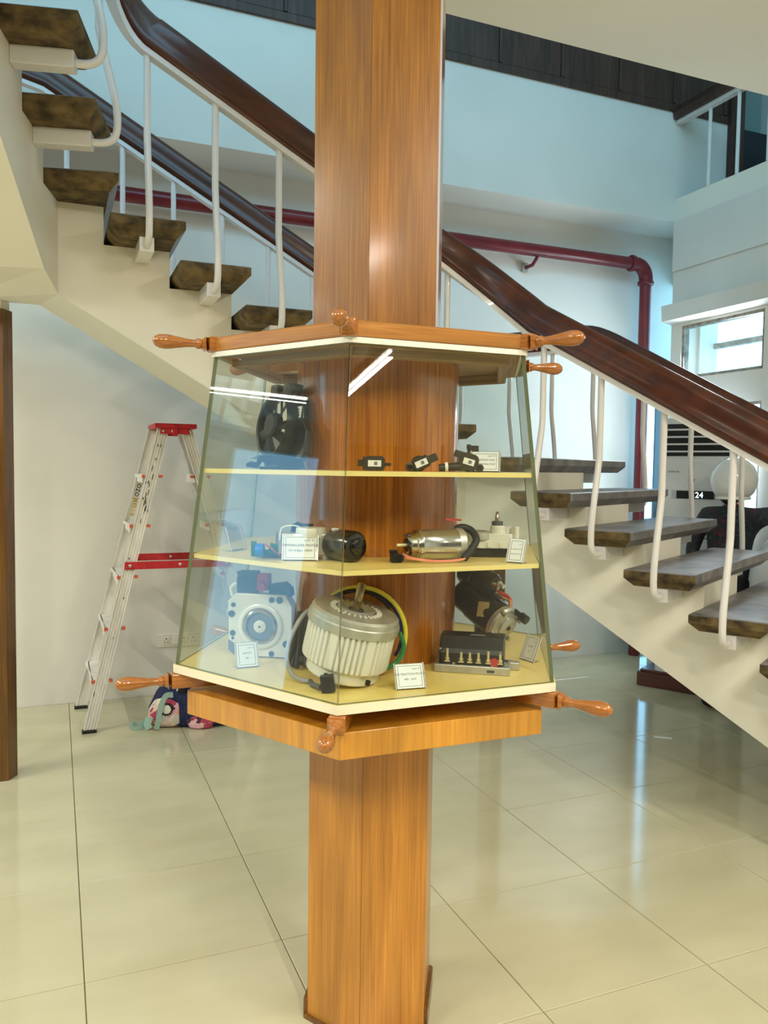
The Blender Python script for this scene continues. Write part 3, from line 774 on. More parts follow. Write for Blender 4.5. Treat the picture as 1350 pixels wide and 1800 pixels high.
# --- square white motor with round face
e, k = exhibit('square_motor', 'square white electric motor with a round coupling face', 'motor', 456, 1156, ZB, -.16)
mb = MB(k)
pl = [(-56, 12), (-46, 2), (48, 2), (58, 14), (58, 92), (46, 112), (-44, 112), (-58, 98)]
front = RX(PI/2)
mb.prism(pl, 0, 14, T(0, 14, 0) @ front); mb.prism([(a*.97, b*.97+2) for a, b in pl], 0, 22, T(0, 37, 0) @ front)
mb.build('housing', M['alu_white'], e, smooth=0, bevel=1.2*k)
mb = MB(k); mb.prism([(-57, 30), (-57, 12), (-46, 3), (-20, 3), (-18, 8)], 0, 1.2, T(0, .3, 0) @ front); mb.build('bevelled_corner', M['grey_plastic'], e, smooth=0)
fz = axis_m((2, 0, 56), (0, -1, 0))
MB(k).lathe([(40, 0), (40, 3), (37, 5), (33, 5), (31, 2)], fz, 40).build('flange_ring', M['alu_white'], e)
MB(k).lathe([(31, .5), (31, 4), (28, 7), (25, 7), (23, 3)], fz, 40).build('steel_ring', M['steel'], e)
MB(k).lathe([(23, .6), (23, 3.5), (12, 4)], fz, 36).build('rotor', M['grey_plastic'], e)
MB(k).lathe([(11, 1), (11, 6), (9, 7)], fz, 28).build('hub', M['alu_white'], e)
MB(k).lathe([(1.8, 2), (1.8, 7.6)], fz, 10).build('hub_hole', M['black'], e)
for x, z, r in ((-48, 92, 4), (-51, 76, 6), (-49, 42, 5), (-49, 33, 2.4), (22, 103, 5), (36, 103, 6), (48, 26, 6), (22, 8, 5)):
    mb = MB(k); mb.lathe([(r, 0), (r, 1.5), (r*.6, 1.6)], axis_m((x, 0, z), (0, -1, 0)), 14); mb.build('bolt', M['grey_dark'], e)
mb = MB(k); mb.b2((-46, 10, 112), (-8, 36, 140)); mb.b2((-44, 8, 140), (-10, 34, 150)); mb.build('junction_box', M['grey_dark'], e, smooth=0, bevel=1.5*k)
mb = MB(k); mb.b2((-8, 8, 118), (12, 30, 146)); mb.lathe([(8, 0), (8, 8), (5, 8)], axis_m((2, 8, 124), (0, -1, 0)), 16); mb.build('connector', M['red_plastic'], e, smooth=30)
mb = MB(k); mb.prism([(12, 110), (14, 128), (40, 132), (52, 122), (54, 108)], 0, 22, T(0, 34, 0) @ front); mb.build('rear_cover', M['grey_dark'], e, smooth=0, bevel=1*k)
MB(k).tube(smooth_path([(-58, 24, 104), (-60, 24, 118), (-50, 24, 126), (-44, 24, 120)], 5), 4, 8).build('lifting_eye', M['alu_white'], e)

# --- ribbed hub motor
e, k = exhibit('hub_motor', 'ribbed silver hub motor tilted with coloured cables looping behind', 'motor', 604, 1196, ZB, 0, at=(.631, 1.770, ZB)); k *= .94
# tilted stack: axis leans right and slightly toward the camera
A = T(-4, 0, 16) @ RY(.215) @ RX(.10)
mb = MB(k); mb.lathe([(0, 0), (66, 0), (69, 3), (70, 26)], A, 48); mb.build('end_disc', M['alu_white'], e)
n = 200; prof = []
for i in range(n):
    r = 82 if (i % 4) in (0, 1, 2) else 76
    if (i // 4) % 7 == 6: r = 82
    prof.append((r*math.cos(2*PI*i/n), r*math.sin(2*PI*i/n)))
rs = [[(x*s, y*s, z) for x, y in prof] for z, s in ((24, .93), (28, .99), (34, 1.0), (94, 1.0), (96, .98))]
mb = MB(k); mb.rings(rs, A); mb.build('finned_body', M['alu_white'], e, smooth=20)
MB(k).lathe([(80, 95), (85, 95), (85.5, 110), (84, 112)], A, 64).build('rim', M['alu'], e)
MB(k).lathe([(83, 110), (82, 120), (77, 124), (40, 124), (38, 120)], A, 64).build('cover', M['alu'], e, smooth=25)
rs = MB(k)
for i in range(28):
    a = 2*PI*i/28; rs.box((44*math.cos(a), 44*math.sin(a), 124.6), (10, 2.4, 2.6), A @ T(0, 0, 0) @ Matrix.Identity(4) if False else A @ T(44*math.cos(a), 44*math.sin(a), 124.6) @ RZ(a) @ T(-44*math.cos(a), -44*math.sin(a), -124.6))
o = rs.build('toothed_ring', M['alu_white'], e, smooth=0)
MB(k).lathe([(36, 120), (36, 127), (31, 128), (24, 122), (16, 122)], A, 40).build('bearing_cup', M['alu'], e)
MB(k).lathe([(15, 118), (15, 124), (7.5, 125)], A, 24).build('bearing', M['grey_dark'], e)
MB(k).lathe([(7, 118), (7, 140), (8.2, 141), (8.2, 172), (7, 174)], A, 14).build('shaft', M['gold'], e)
for a in (-1.9, -.9, -2.9): MB(k).lathe([(5, 0), (5, 8), (3, 9)], axis_m(A @ Vector((80*math.cos(a), 80*math.sin(a), 18)), A.to_3x3() @ Vector((0, 0, -1))), 8).build('bolt', M['black'], e)
def loop(R, cx, cz, y, a0, a1, n=22, sq=1.0): return [(cx+R*math.cos(a), y, cz+R*sq*math.sin(a)) for a in [a0+(a1-a0)*i/n for i in range(n+1)]]
MB(k).tube(loop(84, 26, 78, 56, -.55, 3.3)+[(-74, 50, 30)], 4.4, 8).build('cable', M['wire_blue'], e)
MB(k).tube(loop(90, 26, 78, 50, -.75, 2.6)+[(-56, 48, 84)], 4.6, 8).build('cable', M['wire_yellow'], e)
MB(k).tube(smooth_path([(104, 40, 84), (112, 40, 56), (102, 36, 30), (80, 30, 16), (62, 22, 14)], 8), 4.4, 8).build('cable', M['wire_green'], e)
MB(k).tube(loop(78, 20, 84, 46, .6, 2.7), 3.6, 8).build('cable', M['black_matt'], e)
MB(k).tube(smooth_path([(-50, 44, 132), (-78, 34, 118), (-98, 14, 84), (-106, -8, 50), (-98, -16, 18), (-78, -24, 6.0), (-58, -30, 5)], 8), 4.2, 8).build('sensor_cable', M['wire_grey'], e)
MB(k).tube([(-60, -30, 5.2), (-54, -52, 5.4), (-36, -82, 9)], 5, 8).build('cable_sleeve', M['grey_dark'], e)
mb = MB(k); mb.b2((-14, -7, 0), (10, 7, 30), T(-20, -84, 2) @ RY(-.14)); mb.b2((-12, -8.5, 4), (-8, -7, 26), T(-20, -84, 2) @ RY(-.14)); mb.b2((2, -8.5, 4), (6, -7, 26), T(-20, -84, 2) @ RY(-.14)); mb.build('plug', M['black'], e, smooth=0, bevel=1.2*k)
# --- bundle of black leads between the two motors
e, k = exhibit('lead_bundle', 'bundle of black cable ends between the square motor and the hub motor', 'cable', 533, 1160, ZB, 0, at=(.570, 1.928, ZB))
for i in range(6):
    x = -14+i*5.6; mb = MB(k); mb.tube(smooth_path([(x*1.3, -8-(i % 3)*9, 5), (x, -2+(i % 2)*5, 30), (x*.7+2, 6, 70), (x*.5+4, 10, 96)], 5), 4.6, 8); mb.build('cable', M['black_matt'], e)

# --- black controller box
e, k = exhibit('motor_controller', 'black controller box with brass studs on an aluminium plate', 'controller', 834, 1182, ZB, -.20, at=(.970, 1.752, ZB)); k *= .93
mb = MB(k); mb.b2((-70, -30, 0), (70, 42, 15)); mb.b2((56, 16, 0), (86, 34, 15)); mb.build('heat_plate', M['alu'], e, smooth=0, bevel=1.5*k)
mb = MB(k); mb.prism([(-22, 15), (-24, 36), (-20, 44), (-6, 66), (36, 66), (38, 15)], -62, 58, Matrix(((0, 0, 1, 0), (1, 0, 0, 0), (0, 1, 0, 0), (0, 0, 0, 1)))); mb.build('case', M['black'], e, smooth=0, bevel=1.5*k)
for x, h in ((-46, 24), (-20, 18), (-4, 18), (12, 18), (30, 22), (52, 18)):
    mb = MB(k); mb.b2((x-5, -28.5, 20), (x+5, -23, 22)); mb.cyl((x, -26, 21), (x, -26, 21+h), 2.4, 8); mb.lathe([(4, 0), (4, 4)], T(x, -26, 24), 6); mb.build('terminal_stud', M['brass'], e, smooth=30)
mb = MB(k); mb.lathe([(9, 0), (9, 2), (4, 3)], axis_m((41, -24, 22), (0, -1, 0)), 10); mb.build('red_cap', M['red_plastic'], e)
for x, y, z in ((-60, -24, 42), (52, -22, 40), (62, -18, 16), (66, 10, 16), (-34, -26, 16), (38, -26, 14)):
    mb = MB(k); mb.lathe([(3, 0), (3, 3.5), (1.6, 4)], T(x, y, z), 8); mb.build('bolt', M['chrome'], e)
mb = MB(k); mb.b2((-6, 0, 66.2), (22, 9, 66.7)); mb.build('sticker', M['grey_plastic'], e, smooth=0)
mb = MB(k); mb.b2((28, -30.6, 4), (42, -30, 9)); mb.build('slot', M['grey_dark'], e, smooth=0)

# --- black starter motor
e, k = exhibit('starter_motor', 'black starter motor with a grey end cap behind the controller box', 'motor', 850, 1128, ZB, 0, at=(1.150, 1.950, ZB))
ax = Vector((.57, -.70, -.40)).normalized(); pc_ = Vector((-20, 6, 68))
Bm = axis_m(pc_-ax*62, ax)
MB(k).lathe([(18, -4), (27, 2), (30, 6), (30, 40), (32, 42), (32, 104), (31, 108)], Bm, 36).build('body', M['black_gloss'], e)
MB(k).lathe([(33, 104), (33, 112), (30, 116), (10, 118)], Bm, 36).build('end_cap', M['alu'], e)
MB(k).lathe([(19, 115), (19, 120), (16, 122), (5, 122)], Bm @ T(4, -2, 0), 24).build('brush_cover', M['alu'], e)
MB(k).lathe([(4, 120), (4, 123.5)], Bm @ T(4, -2, 0), 12).build('centre_hole', M['black'], e)
sol = pc_-ax*58+Vector((10, -6, 36)); Sm = axis_m(sol, ax+Vector((0, 0, .10)))
MB(k).lathe([(12, -16), (22, -10), (24, -4), (24, 22), (21, 24), (21, 28), (24, 30), (24, 58), (20, 64)], Sm, 28).build('solenoid', M['black_gloss'], e)
for dx, dy, l, m_ in ((8, 8, 18, 'alu_white'), (-8, 8, 20, 'steel'), (0, -8, 26, 'steel')):
    mb = MB(k); mb.lathe([(6, 60), (6, 60+l*.5), (4, 60+l*.5), (4, 60+l)], Sm @ T(dx, dy, 0), 10); mb.build('terminal_post', M[m_], e)
for a, rr, l in ((.4, 27, 16), (2.1, 28, 10), (3.6, 28, 12), (5.2, 27, 14)):
    mb = MB(k); mb.lathe([(6, 110), (6, 110+l*.6), (4, 110+l*.6), (4, 112+l)], Bm @ T(rr*math.cos(a), rr*math.sin(a), 0), 10); mb.build('through_bolt', M['chrome'], e)
bt = Bm @ Vector((30*math.cos(1.0), 30*math.sin(1.0), 112))
mb = MB(k); mb.cyl(bt, bt+ax*28, 5, 10); mb.cyl(bt+ax*16, bt+ax*30, 8, 10); mb.build('power_terminal', M['black'], e)
MB(k).tube(smooth_path([sol+ax*60+Vector((6, -6, -6)), sol+ax*84+Vector((10, -6, -4)), bt+Vector((-8, -4, 14)), bt+Vector((-14, -6, -18))], 6), 2.4, 8).build('copper_lead', M['wire_orange'], e)
MB(k).tube(smooth_path([sol+ax*60, sol+ax*80+Vector((16, 0, -2)), sol+ax*96+Vector((10, 4, -14))], 6), 3.4, 8).build('red_lead', M['wire_red'], e)
sk = Bm @ RZ(0.0)
mb = MB(k); mb.box((0, 0, 0), (.8, 26, 20), T(*(Bm @ Vector((0, 0, 76)))) @ axis_m((0, 0, 0), (-.45, -.80, .35)).to_3x3().to_4x4() @ T(0, 0, 32.4) @ RY(PI/2)); mb.build('rating_plate', M['brass'], e, smooth=0)
mb = MB(k); mb.b2((-34, 0, 0), (16, 30, 36)); mb.build('mount', M['black_matt'], e, smooth=0, bevel=1*k)

# --- silver cylindrical motor on the middle shelf
e, k = exhibit('cylinder_motor', 'shiny steel cylindrical motor with salmon wires', 'motor', 758, 984, ZM, .34, at=(.850, 1.742, ZM))
Cm = axis_m((-52, 0, 29), (1, 0, 0))
MB(k).lathe([(10, 0), (18, 1), (22, 4), (23, 12), (26, 14), (26, 20)], Cm, 32).build('front_cap', M['steel'], e)
MB(k).lathe([(27, 18), (28, 20), (28, 24), (27, 26), (27, 92), (28, 94)], Cm, 40).build('barrel', M['chrome'], e)
MB(k).lathe([(28, 92), (28, 104), (24, 108)], Cm, 32).build('rear_cap', M['alu'], e)
MB(k).lathe([(12, -1), (12, .8)], Cm, 20).build('bearing_recess', M['black'], e)
MB(k).lathe([(3.2, -18), (3.2, 0)], Cm, 10).build('shaft', M['brass'], e)
for i in range(6): MB(k).lathe([(2, 0), (2, 5)], Cm @ T(19*math.cos(i*1.047), 19*math.sin(i*1.047), -1), 8).build('screw', M['grey_dark'], e)
mb = MB(k); mb.b2((-16, -8, 0), (2, 8, 15)); mb.b2((-18, -6, 15), (-6, 6, 22)); mb.b2((-2, -10, 3), (4, -8, 13))
mb.build('plug', M['black'], e, smooth=0, bevel=1*k, mw=T(-66*k, -6*k, 0))
for i, (dz, m_) in enumerate(((0, 'wire_pink'), (3, 'wire_pink'), (-3, 'wire_orange'))):
    MB(k).tube(smooth_path([(-62, -10, 12+dz), (-50, -26, 6+dz*.4+2), (-10, -34, 3.4+dz*.3), (28, -34, 4+dz*.3), (44, -36, 7)], 7), 1.6, 6).build('wire', M[m_], e)
MB(k).tube(smooth_path([(44, -30, 6), (60, -26, 22), (74, -16, 38), (72, 0, 52), (58, 8, 58), (46, 10, 54)], 7), 6.6, 12).build('sleeve', M['black_matt'], e)
MB(k).tube(smooth_path([(50, 12, 60), (44, 14, 68), (30, 18, 72), (62, 22, 70)], 6), 1.8, 6).build('red_wire', M['wire_red'], e)

# --- grey gear housing with upright shaft
e, k = exhibit('gear_housing', 'grey cast gear housing with an upright shaft on a black base', 'gearbox', 858, 968, ZM, 0, at=(1.036, 1.806, ZM))
mb = MB(k); mb.prism(rrect(98, 46, 10), 0, 15); mb.build('base', M['black_gloss'], e, smooth=30)
mb = MB(k); mb.prism(rrect(96, 44, 9), 15, 30); mb.prism(rrect(60, 36, 8), 30, 40, T(12, 0, 0)); mb.build('casting', M['alu_white'], e, smooth=30, bevel=.8*k)
mb = MB(k); mb.lathe([(30, 30), (30, 42), (27, 44), (20, 44), (18, 40)], T(-24, 0, 0), 32); mb.build('gear_dome', M['alu'], e)
mb = MB(k); mb.lathe([(12, 38), (12, 52), (10, 54)], T(16, 0, 0), 20); mb.build('boss', M['alu_white'], e)
mb = MB(k); mb.lathe([(10, 54), (10, 61), (4, 62)], T(16, 0, 0), 20); mb.build('seal', M['grey_dark'], e)
mb = MB(k); mb.lathe([(4, 60), (4, 70), (3, 72), (3, 78)], T(16, 0, 0), 12); mb.build('shaft', M['steel'], e)
for x in (30, 40, 52): MB(k).lathe([(6, 30), (6, 52), (3.4, 52.5)], T(x-4, 6 if x != 52 else -4, 0), 14).build('pillar', M['alu_white'], e)
for x in (-40, -20, 0, 20, 38): mb = MB(k); mb.b2((x-3, -24.5, 17), (x+3, -22, 26)); mb.build('rib', M['alu_white'], e, smooth=0)

# --- wiper gear motor
e, k = exhibit('gear_motor', 'silver gear motor with a black round can', 'motor', 590, 984, ZM, 0, at=(.619, 1.806, ZM))
ax = Vector((.66, -.75, .0)).normalized(); p0_ = Vector((4, 18, 27))
Gm = axis_m(p0_, ax)
MB(k).lathe([(26, -14), (28, -10), (28, 40), (27, 46), (23, 50), (15, 51), (14, 55), (9, 57), (8, 61), (4, 62)], Gm, 36).build('motor_can', M['black_gloss'], e)
mb = MB(k); mb.prism([(-104, 6), (-94, 34), (-40, 44), (-2, 34), (6, 18), (0, 2), (-60, -6)], 8, 46, T(0, 14, 0)); mb.build('gear_case', M['alu'], e, smooth=0, bevel=2*k)
MB(k).lathe([(27, 40), (27, 54), (26, 56)], T(-46, 30, 0), 36).build('gear_cover', M['alu_white'], e)
mb = MB(k); mb.prism([(-6, -20), (14, -24), (22, -4), (12, 22), (-10, 24)], -12, 0, Gm); mb.build('mount_flange', M['alu'], e, smooth=0, bevel=1*k)
for a in (.4, 2.2, 4.2): MB(k).lathe([(4, -2), (4, 3)], Gm @ T(23*math.cos(a), 23*math.sin(a), 0), 8).build('screw', M['chrome'], e)
MB(k).tube(smooth_path([(-12, 10, 44), (-2, 6, 50), (4, 2, 40), (0, 0, 24), (4, -2, 12)], 6), 1.2, 6).build('wire', M['wire_grey'], e)
MB(k).tube(smooth_path([(-100, 16, 34), (-96, 16, 56), (-74, 18, 60), (-60, 22, 54)], 6), 1.4, 6).build('wire', M['trim_white'], e)
mb = MB(k); mb.b2((-8, 14, 50), (4, 26, 56)); mb.build('white_plug', M['sticker'], e, smooth=0)
for q in ((-80, 22, 4), (-20, 20, 4)): MB(k).lathe([(6, 0), (6, 8)], T(q[0], q[1], 0), 10).build('foot', M['alu'], e)

# --- small actuator with blue cap and circuit board
e, k = exhibit('actuator', 'small actuator with a blue cap, green circuit board and coloured wires', 'actuator', 458, 966, ZM, .2, at=(.468, 1.905, ZM))
mb = MB(k); mb.lathe([(11, 0), (12, 2), (12, 13), (10, 15)], axis_m((-14, -6, 15), (1, -.2, 0)), 22); mb.build('cap', M['blue_plastic'], e)
mb = MB(k); mb.b2((-22, -4, 4), (-12, 6, 30)); mb.build('bracket', M['pcb'], e, smooth=0, bevel=.8*k)
mb = MB(k); mb.b2((4, -2, 10), (28, 2, 30), RY(.3)); mb.build('circuit_board', M['pcb'], e, smooth=0)
mb = MB(k); mb.b2((-2, 4, 0), (26, 18, 14)); mb.build('case', M['grey_dark'], e, smooth=0, bevel=1*k)
for i, m_ in enumerate(('wire_red', 'trim_white', 'wire_green', 'black')):
    MB(k).tube(smooth_path([(2, -6+i*2, 26), (12, -10+i*2, 20-i), (22, -10+i*2, 10), (30, -6+i*2, 4)], 5), 1.1, 6).build('wire', M[m_], e)
# --- black module behind the gear motor
e, k = exhibit('control_module', 'black plastic control module behind the silver gear motor', 'module', 503, 955, ZM, .1, at=(.572, 1.96, ZM))
mb = MB(k); mb.prism([(-26, 0), (-26, 34), (-14, 40), (-12, 52), (-2, 58), (8, 54), (26, 54), (26, 0)], 0, 16, T(0, 16, 0) @ RX(PI/2)); mb.build('case', M['black'], e, smooth=0, bevel=1*k)
mb = MB(k); mb.b2((-40, 4, 0), (-27, 14, 38)); mb.build('connector', M['grey_plastic'], e, smooth=0, bevel=.8*k)

# --- radiator fan on the top shelf
e, k = exhibit('radiator_fan', 'black plastic radiator fan standing against the wooden drum', 'fan', 490, 815, ZT, 0, at=(.520, 2.045, ZT))
Fm = T(-4, 0, 0) @ RZ(-.95) @ RX(-.16)           # local: x along the fan, -y its face
FRT = Fm @ T(0, 0, 78)
n = 36; ro = 56
mb = MB(k)
rs = [[(r*math.cos(2*PI*i/n), y, r*math.sin(2*PI*i/n)) for i in range(n)] for r, y in ((ro, -8), (ro+4, 0), (ro+4, 14), (ro-2, 16), (ro-4, -6))]
mb.rings(rs, FRT, 0, False, True); mb.build('shroud_ring', M['black'], e)
mb = MB(k); mb.lathe([(22, -4), (22, 8), (18, 12), (4, 12)], FRT @ axis_m((0, 0, 0), (0, -1, 0)), 28); mb.build('hub', M['black_matt'], e)
for i in range(7):
    a = 2*PI*i/7; rr = FRT @ RY(-a)
    mb = MB(k); mb.add([(20, -6, -7), (54, -4, -10), (56, 4, 8), (20, 6, 9), (20, -3.5, -7), (54, -1.5, -10), (56, 6.5, 8), (20, 8.5, 9)], [(0, 1, 2, 3), (7, 6, 5, 4), (0, 4, 5, 1), (1, 5, 6, 2), (2, 6, 7, 3), (3, 7, 4, 0)], rr); mb.build('fan_blade', M['black'], e, smooth=0)
for i in range(5):
    a = 2*PI*i/5+.3; mb = MB(k); mb.tube([FRT @ Vector((20*math.cos(a), 10, 20*math.sin(a))), FRT @ Vector((56*math.cos(a+.25), 12, 56*math.sin(a+.25)))], 2.2, 6); mb.build('spoke', M['black_gloss'], e)
mb = MB(k); mb.prism([(20, 14), (64, 4), (92, 30), (88, 70), (70, 92), (64, 126), (40, 140), (30, 120)], 0, 12, Fm @ T(0, 26, 0) @ RX(PI/2)); mb.build('shroud_wing', M['black_gloss'], e, smooth=0, bevel=2*k)
mb = MB(k); mb.prism([(-70, 22), (-44, 26), (-30, 6), (34, 2), (40, 16), (-20, 22)], 0, 14, Fm @ T(0, 20, 0) @ RX(PI/2)); mb.build('lower_flange', M['black'], e, smooth=0, bevel=1.5*k)
for x in (-34, 14):
    mb = MB(k); mb.prism(rrect(30, 26, 5), 128, 152, Fm @ T(x+10, 12, 0)); mb.build('mount_lug', M['black'], e, smooth=30)
mb = MB(k); mb.b2((46, 12.6, 92), (64, 13.4, 112), Fm); mb.build('label', M['sticker'], e, smooth=0)
mb = MB(k)
for i in range(3): mb.b2((49, 12.2, 95+i*5), (60-i*2, 12.5, 98+i*5), Fm)
mb.build('label_print', M['ink'], e, smooth=0)
# --- black bracket lying before the fan
e, k = exhibit('fan_bracket', 'flat black bracket lying in front of the radiator fan', 'bracket', 470, 821, ZT, 0, at=(.497, 1.903, ZT))
mb = MB(k); mb.prism([(-52, 4), (-52, 10), (-44, 14), (-34, 12), (-30, 24), (14, 26), (46, 18), (52, 2), (8, 2), (0, 8), (-14, 6), (-24, 14), (-32, 2)], 0, 9, T(0, 5, 0) @ RX(PI/2)); mb.build('plate', M['black'], e, smooth=0, bevel=1*k)
mb = MB(k); mb.b2((-30, 4, 0), (40, 16, 5)); mb.build('foot', M['black_matt'], e, smooth=0)

# --- ignition coils
def coil(bx, by, at, label, kind):
    e, k = exhibit('ignition_coil', label, 'coil', bx, by, ZT, 0, 'ignition coils on the top shelf', at)
    if kind == 0:
        mb = MB(k); mb.prism(rrect(36, 26, 7), 0, 14, T(0, 7, 13.5) @ RX(PI/2)); mb.build('body', M['coil'], e, smooth=30, bevel=.8*k)
        mb = MB(k); mb.b2((-30, -4, 8), (-18, 6, 20)); mb.b2((-21, -6, 1), (-17, 6, 26)); mb.build('connector', M['coil'], e, smooth=0, bevel=.6*k)
        mb = MB(k); mb.b2((18, -3, 9), (29, 3, 15)); mb.build('ear', M['coil'], e, smooth=0, bevel=.6*k)
        c, a, w = (0, -7.6, 13.5), 0, 23
    elif kind == 1:
        R_ = T(0, 0, 15) @ RY(-.42)
        mb = MB(k); mb.prism(rrect(30, 22, 5), -7, 7, R_ @ RX(PI/2)); mb.build('body', M['coil'], e, smooth=30, bevel=.8*k)
        mb = MB(k); mb.b2((14, -6, -7), (30, 6, 7), R_); mb.build('connector', M['coil'], e, smooth=0, bevel=.6*k)
        mb = MB(k); mb.lathe([(14, 0), (14, 10)], axis_m((-4, 4, 14), (0, 1, 0)), 20); mb.build('base_disc', M['coil'], e)
        mb = MB(k); mb.lathe([(8, 0), (8, 8), (4, 9), (3, 6)], axis_m((-20, 3, 8), (0, -1, 0)), 16); mb.b2((-22, -3, 0), (-6, 5, 8)); mb.build('mount_eye', M['coil'], e)
        c, a, w = (0, -7.5, 15), -.42, 22
    else:
        R_ = T(8, 0, 18) @ RY(.28)
        mb = MB(k); mb.prism(rrect(34, 30, 10), -7, 7, R_ @ RX(PI/2)); mb.build('body', M['coil'], e, smooth=30, bevel=.8*k)
        mb = MB(k); mb.cyl((-6, 0, 10), (-44, 2, 7), 7.5, 14, 0, 6.5); mb.build('stem', M['coil'], e)
        mb = MB(k); mb.lathe([(8.6, 0), (8.6, 5)], axis_m((-28, 1.2, 8.4), (-1, 0, -.06)), 16); mb.build('seal_ring', M['sticker'], e)
        mb = MB(k); mb.b2((-28, -6, 2), (-12, 5, 14), R_); mb.build('connector', M['coil'], e, smooth=0, bevel=.6*k)
        mb = MB(k); mb.lathe([(7.5, 0), (7.5, 9), (4.6, 10), (4, 6)], axis_m((27, 3, 7.6), (0, -1, 0)), 16); mb.build('mount_eye', M['coil'], e)
        c, a, w = (8, -7.5, 18), .28, 20
    S_ = T(c[0], c[1], c[2]) @ RY(a)
    mb = MB(k); mb.b2((-w/2, -.4, -5.5), (w/2, 0, 5.5), S_); mb.build('sticker', M['sticker'], e, smooth=0)
    mb = MB(k); mb.b2((-1, -.7, -3), (5, -.4, 3), S_); mb.build('code_mark', M['ink_light'], e, smooth=0)
    return e
coil(656, 823, (.676, 1.702, ZT), 'square ignition coil lying flat with ears on both sides', 0)
coil(739, 824, (.803, 1.722, ZT), 'tilted ignition coil with its plug pointing up', 1)
coil(815, 826, (.924, 1.735, ZT), 'ignition coil with a long stem and white seal ring', 2)
e, k = exhibit('ignition_coil', 'ignition coil standing upright behind the white card', 'coil', 838, 822, ZT, 0, 'ignition coils on the top shelf', (1.012, 1.853, ZT))
mb = MB(k); mb.lathe([(12, 0), (13, 3), (13, 26), (9, 30)], None, 18); mb.build('body', M['coil'], e)
mb = MB(k); mb.b2((-9, -6, 29), (10, 6, 46)); mb.b2((-10, -8, 40), (-4, 8, 48)); mb.build('connector', M['coil'], e, smooth=0, bevel=.6*k)
mb = MB(k); mb.b2((10, -4, 24), (26, 4, 28)); mb.build('tab', M['coil'], e, smooth=0)

# ------------------------------------------------------------------ step ladder against the back wall
LN, LFY = 4.771, 5.275
ztop = float(py(280, 744, 4.87)[2])
tl = py(285, 757, 4.87); fl_ = pz(157, 1288, 0)
xm = float((py(272, 744, 4.87)[0]+py(346, 746, 4.87)[0])/2)
xL, xfoot = float(tl[0])-.005, float(fl_[0])
tr = float(py(318, 757, 4.87)[0])+.02; xRf = tr+(tr-xL)*0+ (xL-xfoot)*1.28
lad = thing('step_ladder', 'worn aluminium step ladder with red top and red spreader by the back wall', 'ladder', (xm, 5.03, 0)); LO = (xm, 5.03, 0)
zt_ = ztop-.03
def stile(p, q, w, th, name, ribs=False):
    """flat rail from p (foot) to q (top), wide in the x direction"""
    p, q = Vector(p), Vector(q); d = (q-p).normalized(); s_ = Vector((d.z, 0, -d.x)).normalized(); n_ = Vector((0, 1, 0))
    mb = MB()
    def bar(a0, a1, b0, b1):
        vs_ = []
        for e_ in (p, q):
            for a, b in ((a0, b0), (a1, b0), (a1, b1), (a0, b1)): vs_.append(e_+s_*a+n_*b)
        mb.rings([vs_[:4], vs_[4:]])
    bar(-w/2, w/2, -.004, .004)
    bar(-w/2, -w/2+.006, -th/2, th/2); bar(w/2-.006, w/2, -th/2, th/2)
    if ribs:
        for f in (-.25, 0, .25): bar(f*w-.003, f*w+.003, -.011, -.004)
    o = mb.build(name, M['ladder'], lad, LO, 0)
    ft = MB(); ft.box((0, 0, .009), (w+.012, th+.012, .018), T(p.x, p.y, 0)); ft.build('rubber_foot', M['black_matt'], o, LO, 0)
    return p, q, s_, n_, o
near_l = stile((xfoot, LN, .012), (xL+.012, 4.88, zt_), .066, .026, 'stile', True)
far_l = stile((xfoot-.03, LFY, .012), (xL-.01, 5.17, zt_), .066, .026, 'stile')
near_r = stile((xRf, LN, .012), (tr+.012, 4.88, zt_), .066, .026, 'stile', True)
far_r = stile((xRf+.03, LFY, .012), (tr+.03, 5.17, zt_), .066, .026, 'stile')
for A_, B_ in ((near_l, far_l), (near_r, far_r)):
    for zs_ in (.30, .595, .89, 1.185, 1.475):
        f = (zs_-A_[0].z)/(A_[1].z-A_[0].z); a = A_[0].lerp(A_[1], f); b = B_[0].lerp(B_[1], f)
        mb = MB(); y0_, y1_ = a.y+.006, b.y-.006; xa, xb = a.x, b.x
        mb.add([(xa-.045, y0_, zs_), (xa+.045, y0_, zs_), (xb+.045, y1_, zs_), (xb-.045, y1_, zs_), (xa-.045, y0_, zs_-.022), (xa+.045, y0_, zs_-.022), (xb+.045, y1_, zs_-.022), (xb-.045, y1_, zs_-.022)],
               [(0, 1, 2, 3), (7, 6, 5, 4), (0, 4, 5, 1), (1, 5, 6, 2), (2, 6, 7, 3), (3, 7, 4, 0)])
        mb.b2((-.045, y0_, zs_-.05), (-.040, y1_, zs_), T((xa+xb)/2, 0, 0))
        s_o = mb.build('step', M['ladder'], lad, LO, 0)
        mb = MB()
        for dx in (-.05, .05): mb.box((a.x+dx, a.y-.002, zs_-.012), (.016, .03, .016))
        mb.build('end_cap', M['orange'], s_o, LO, 0)
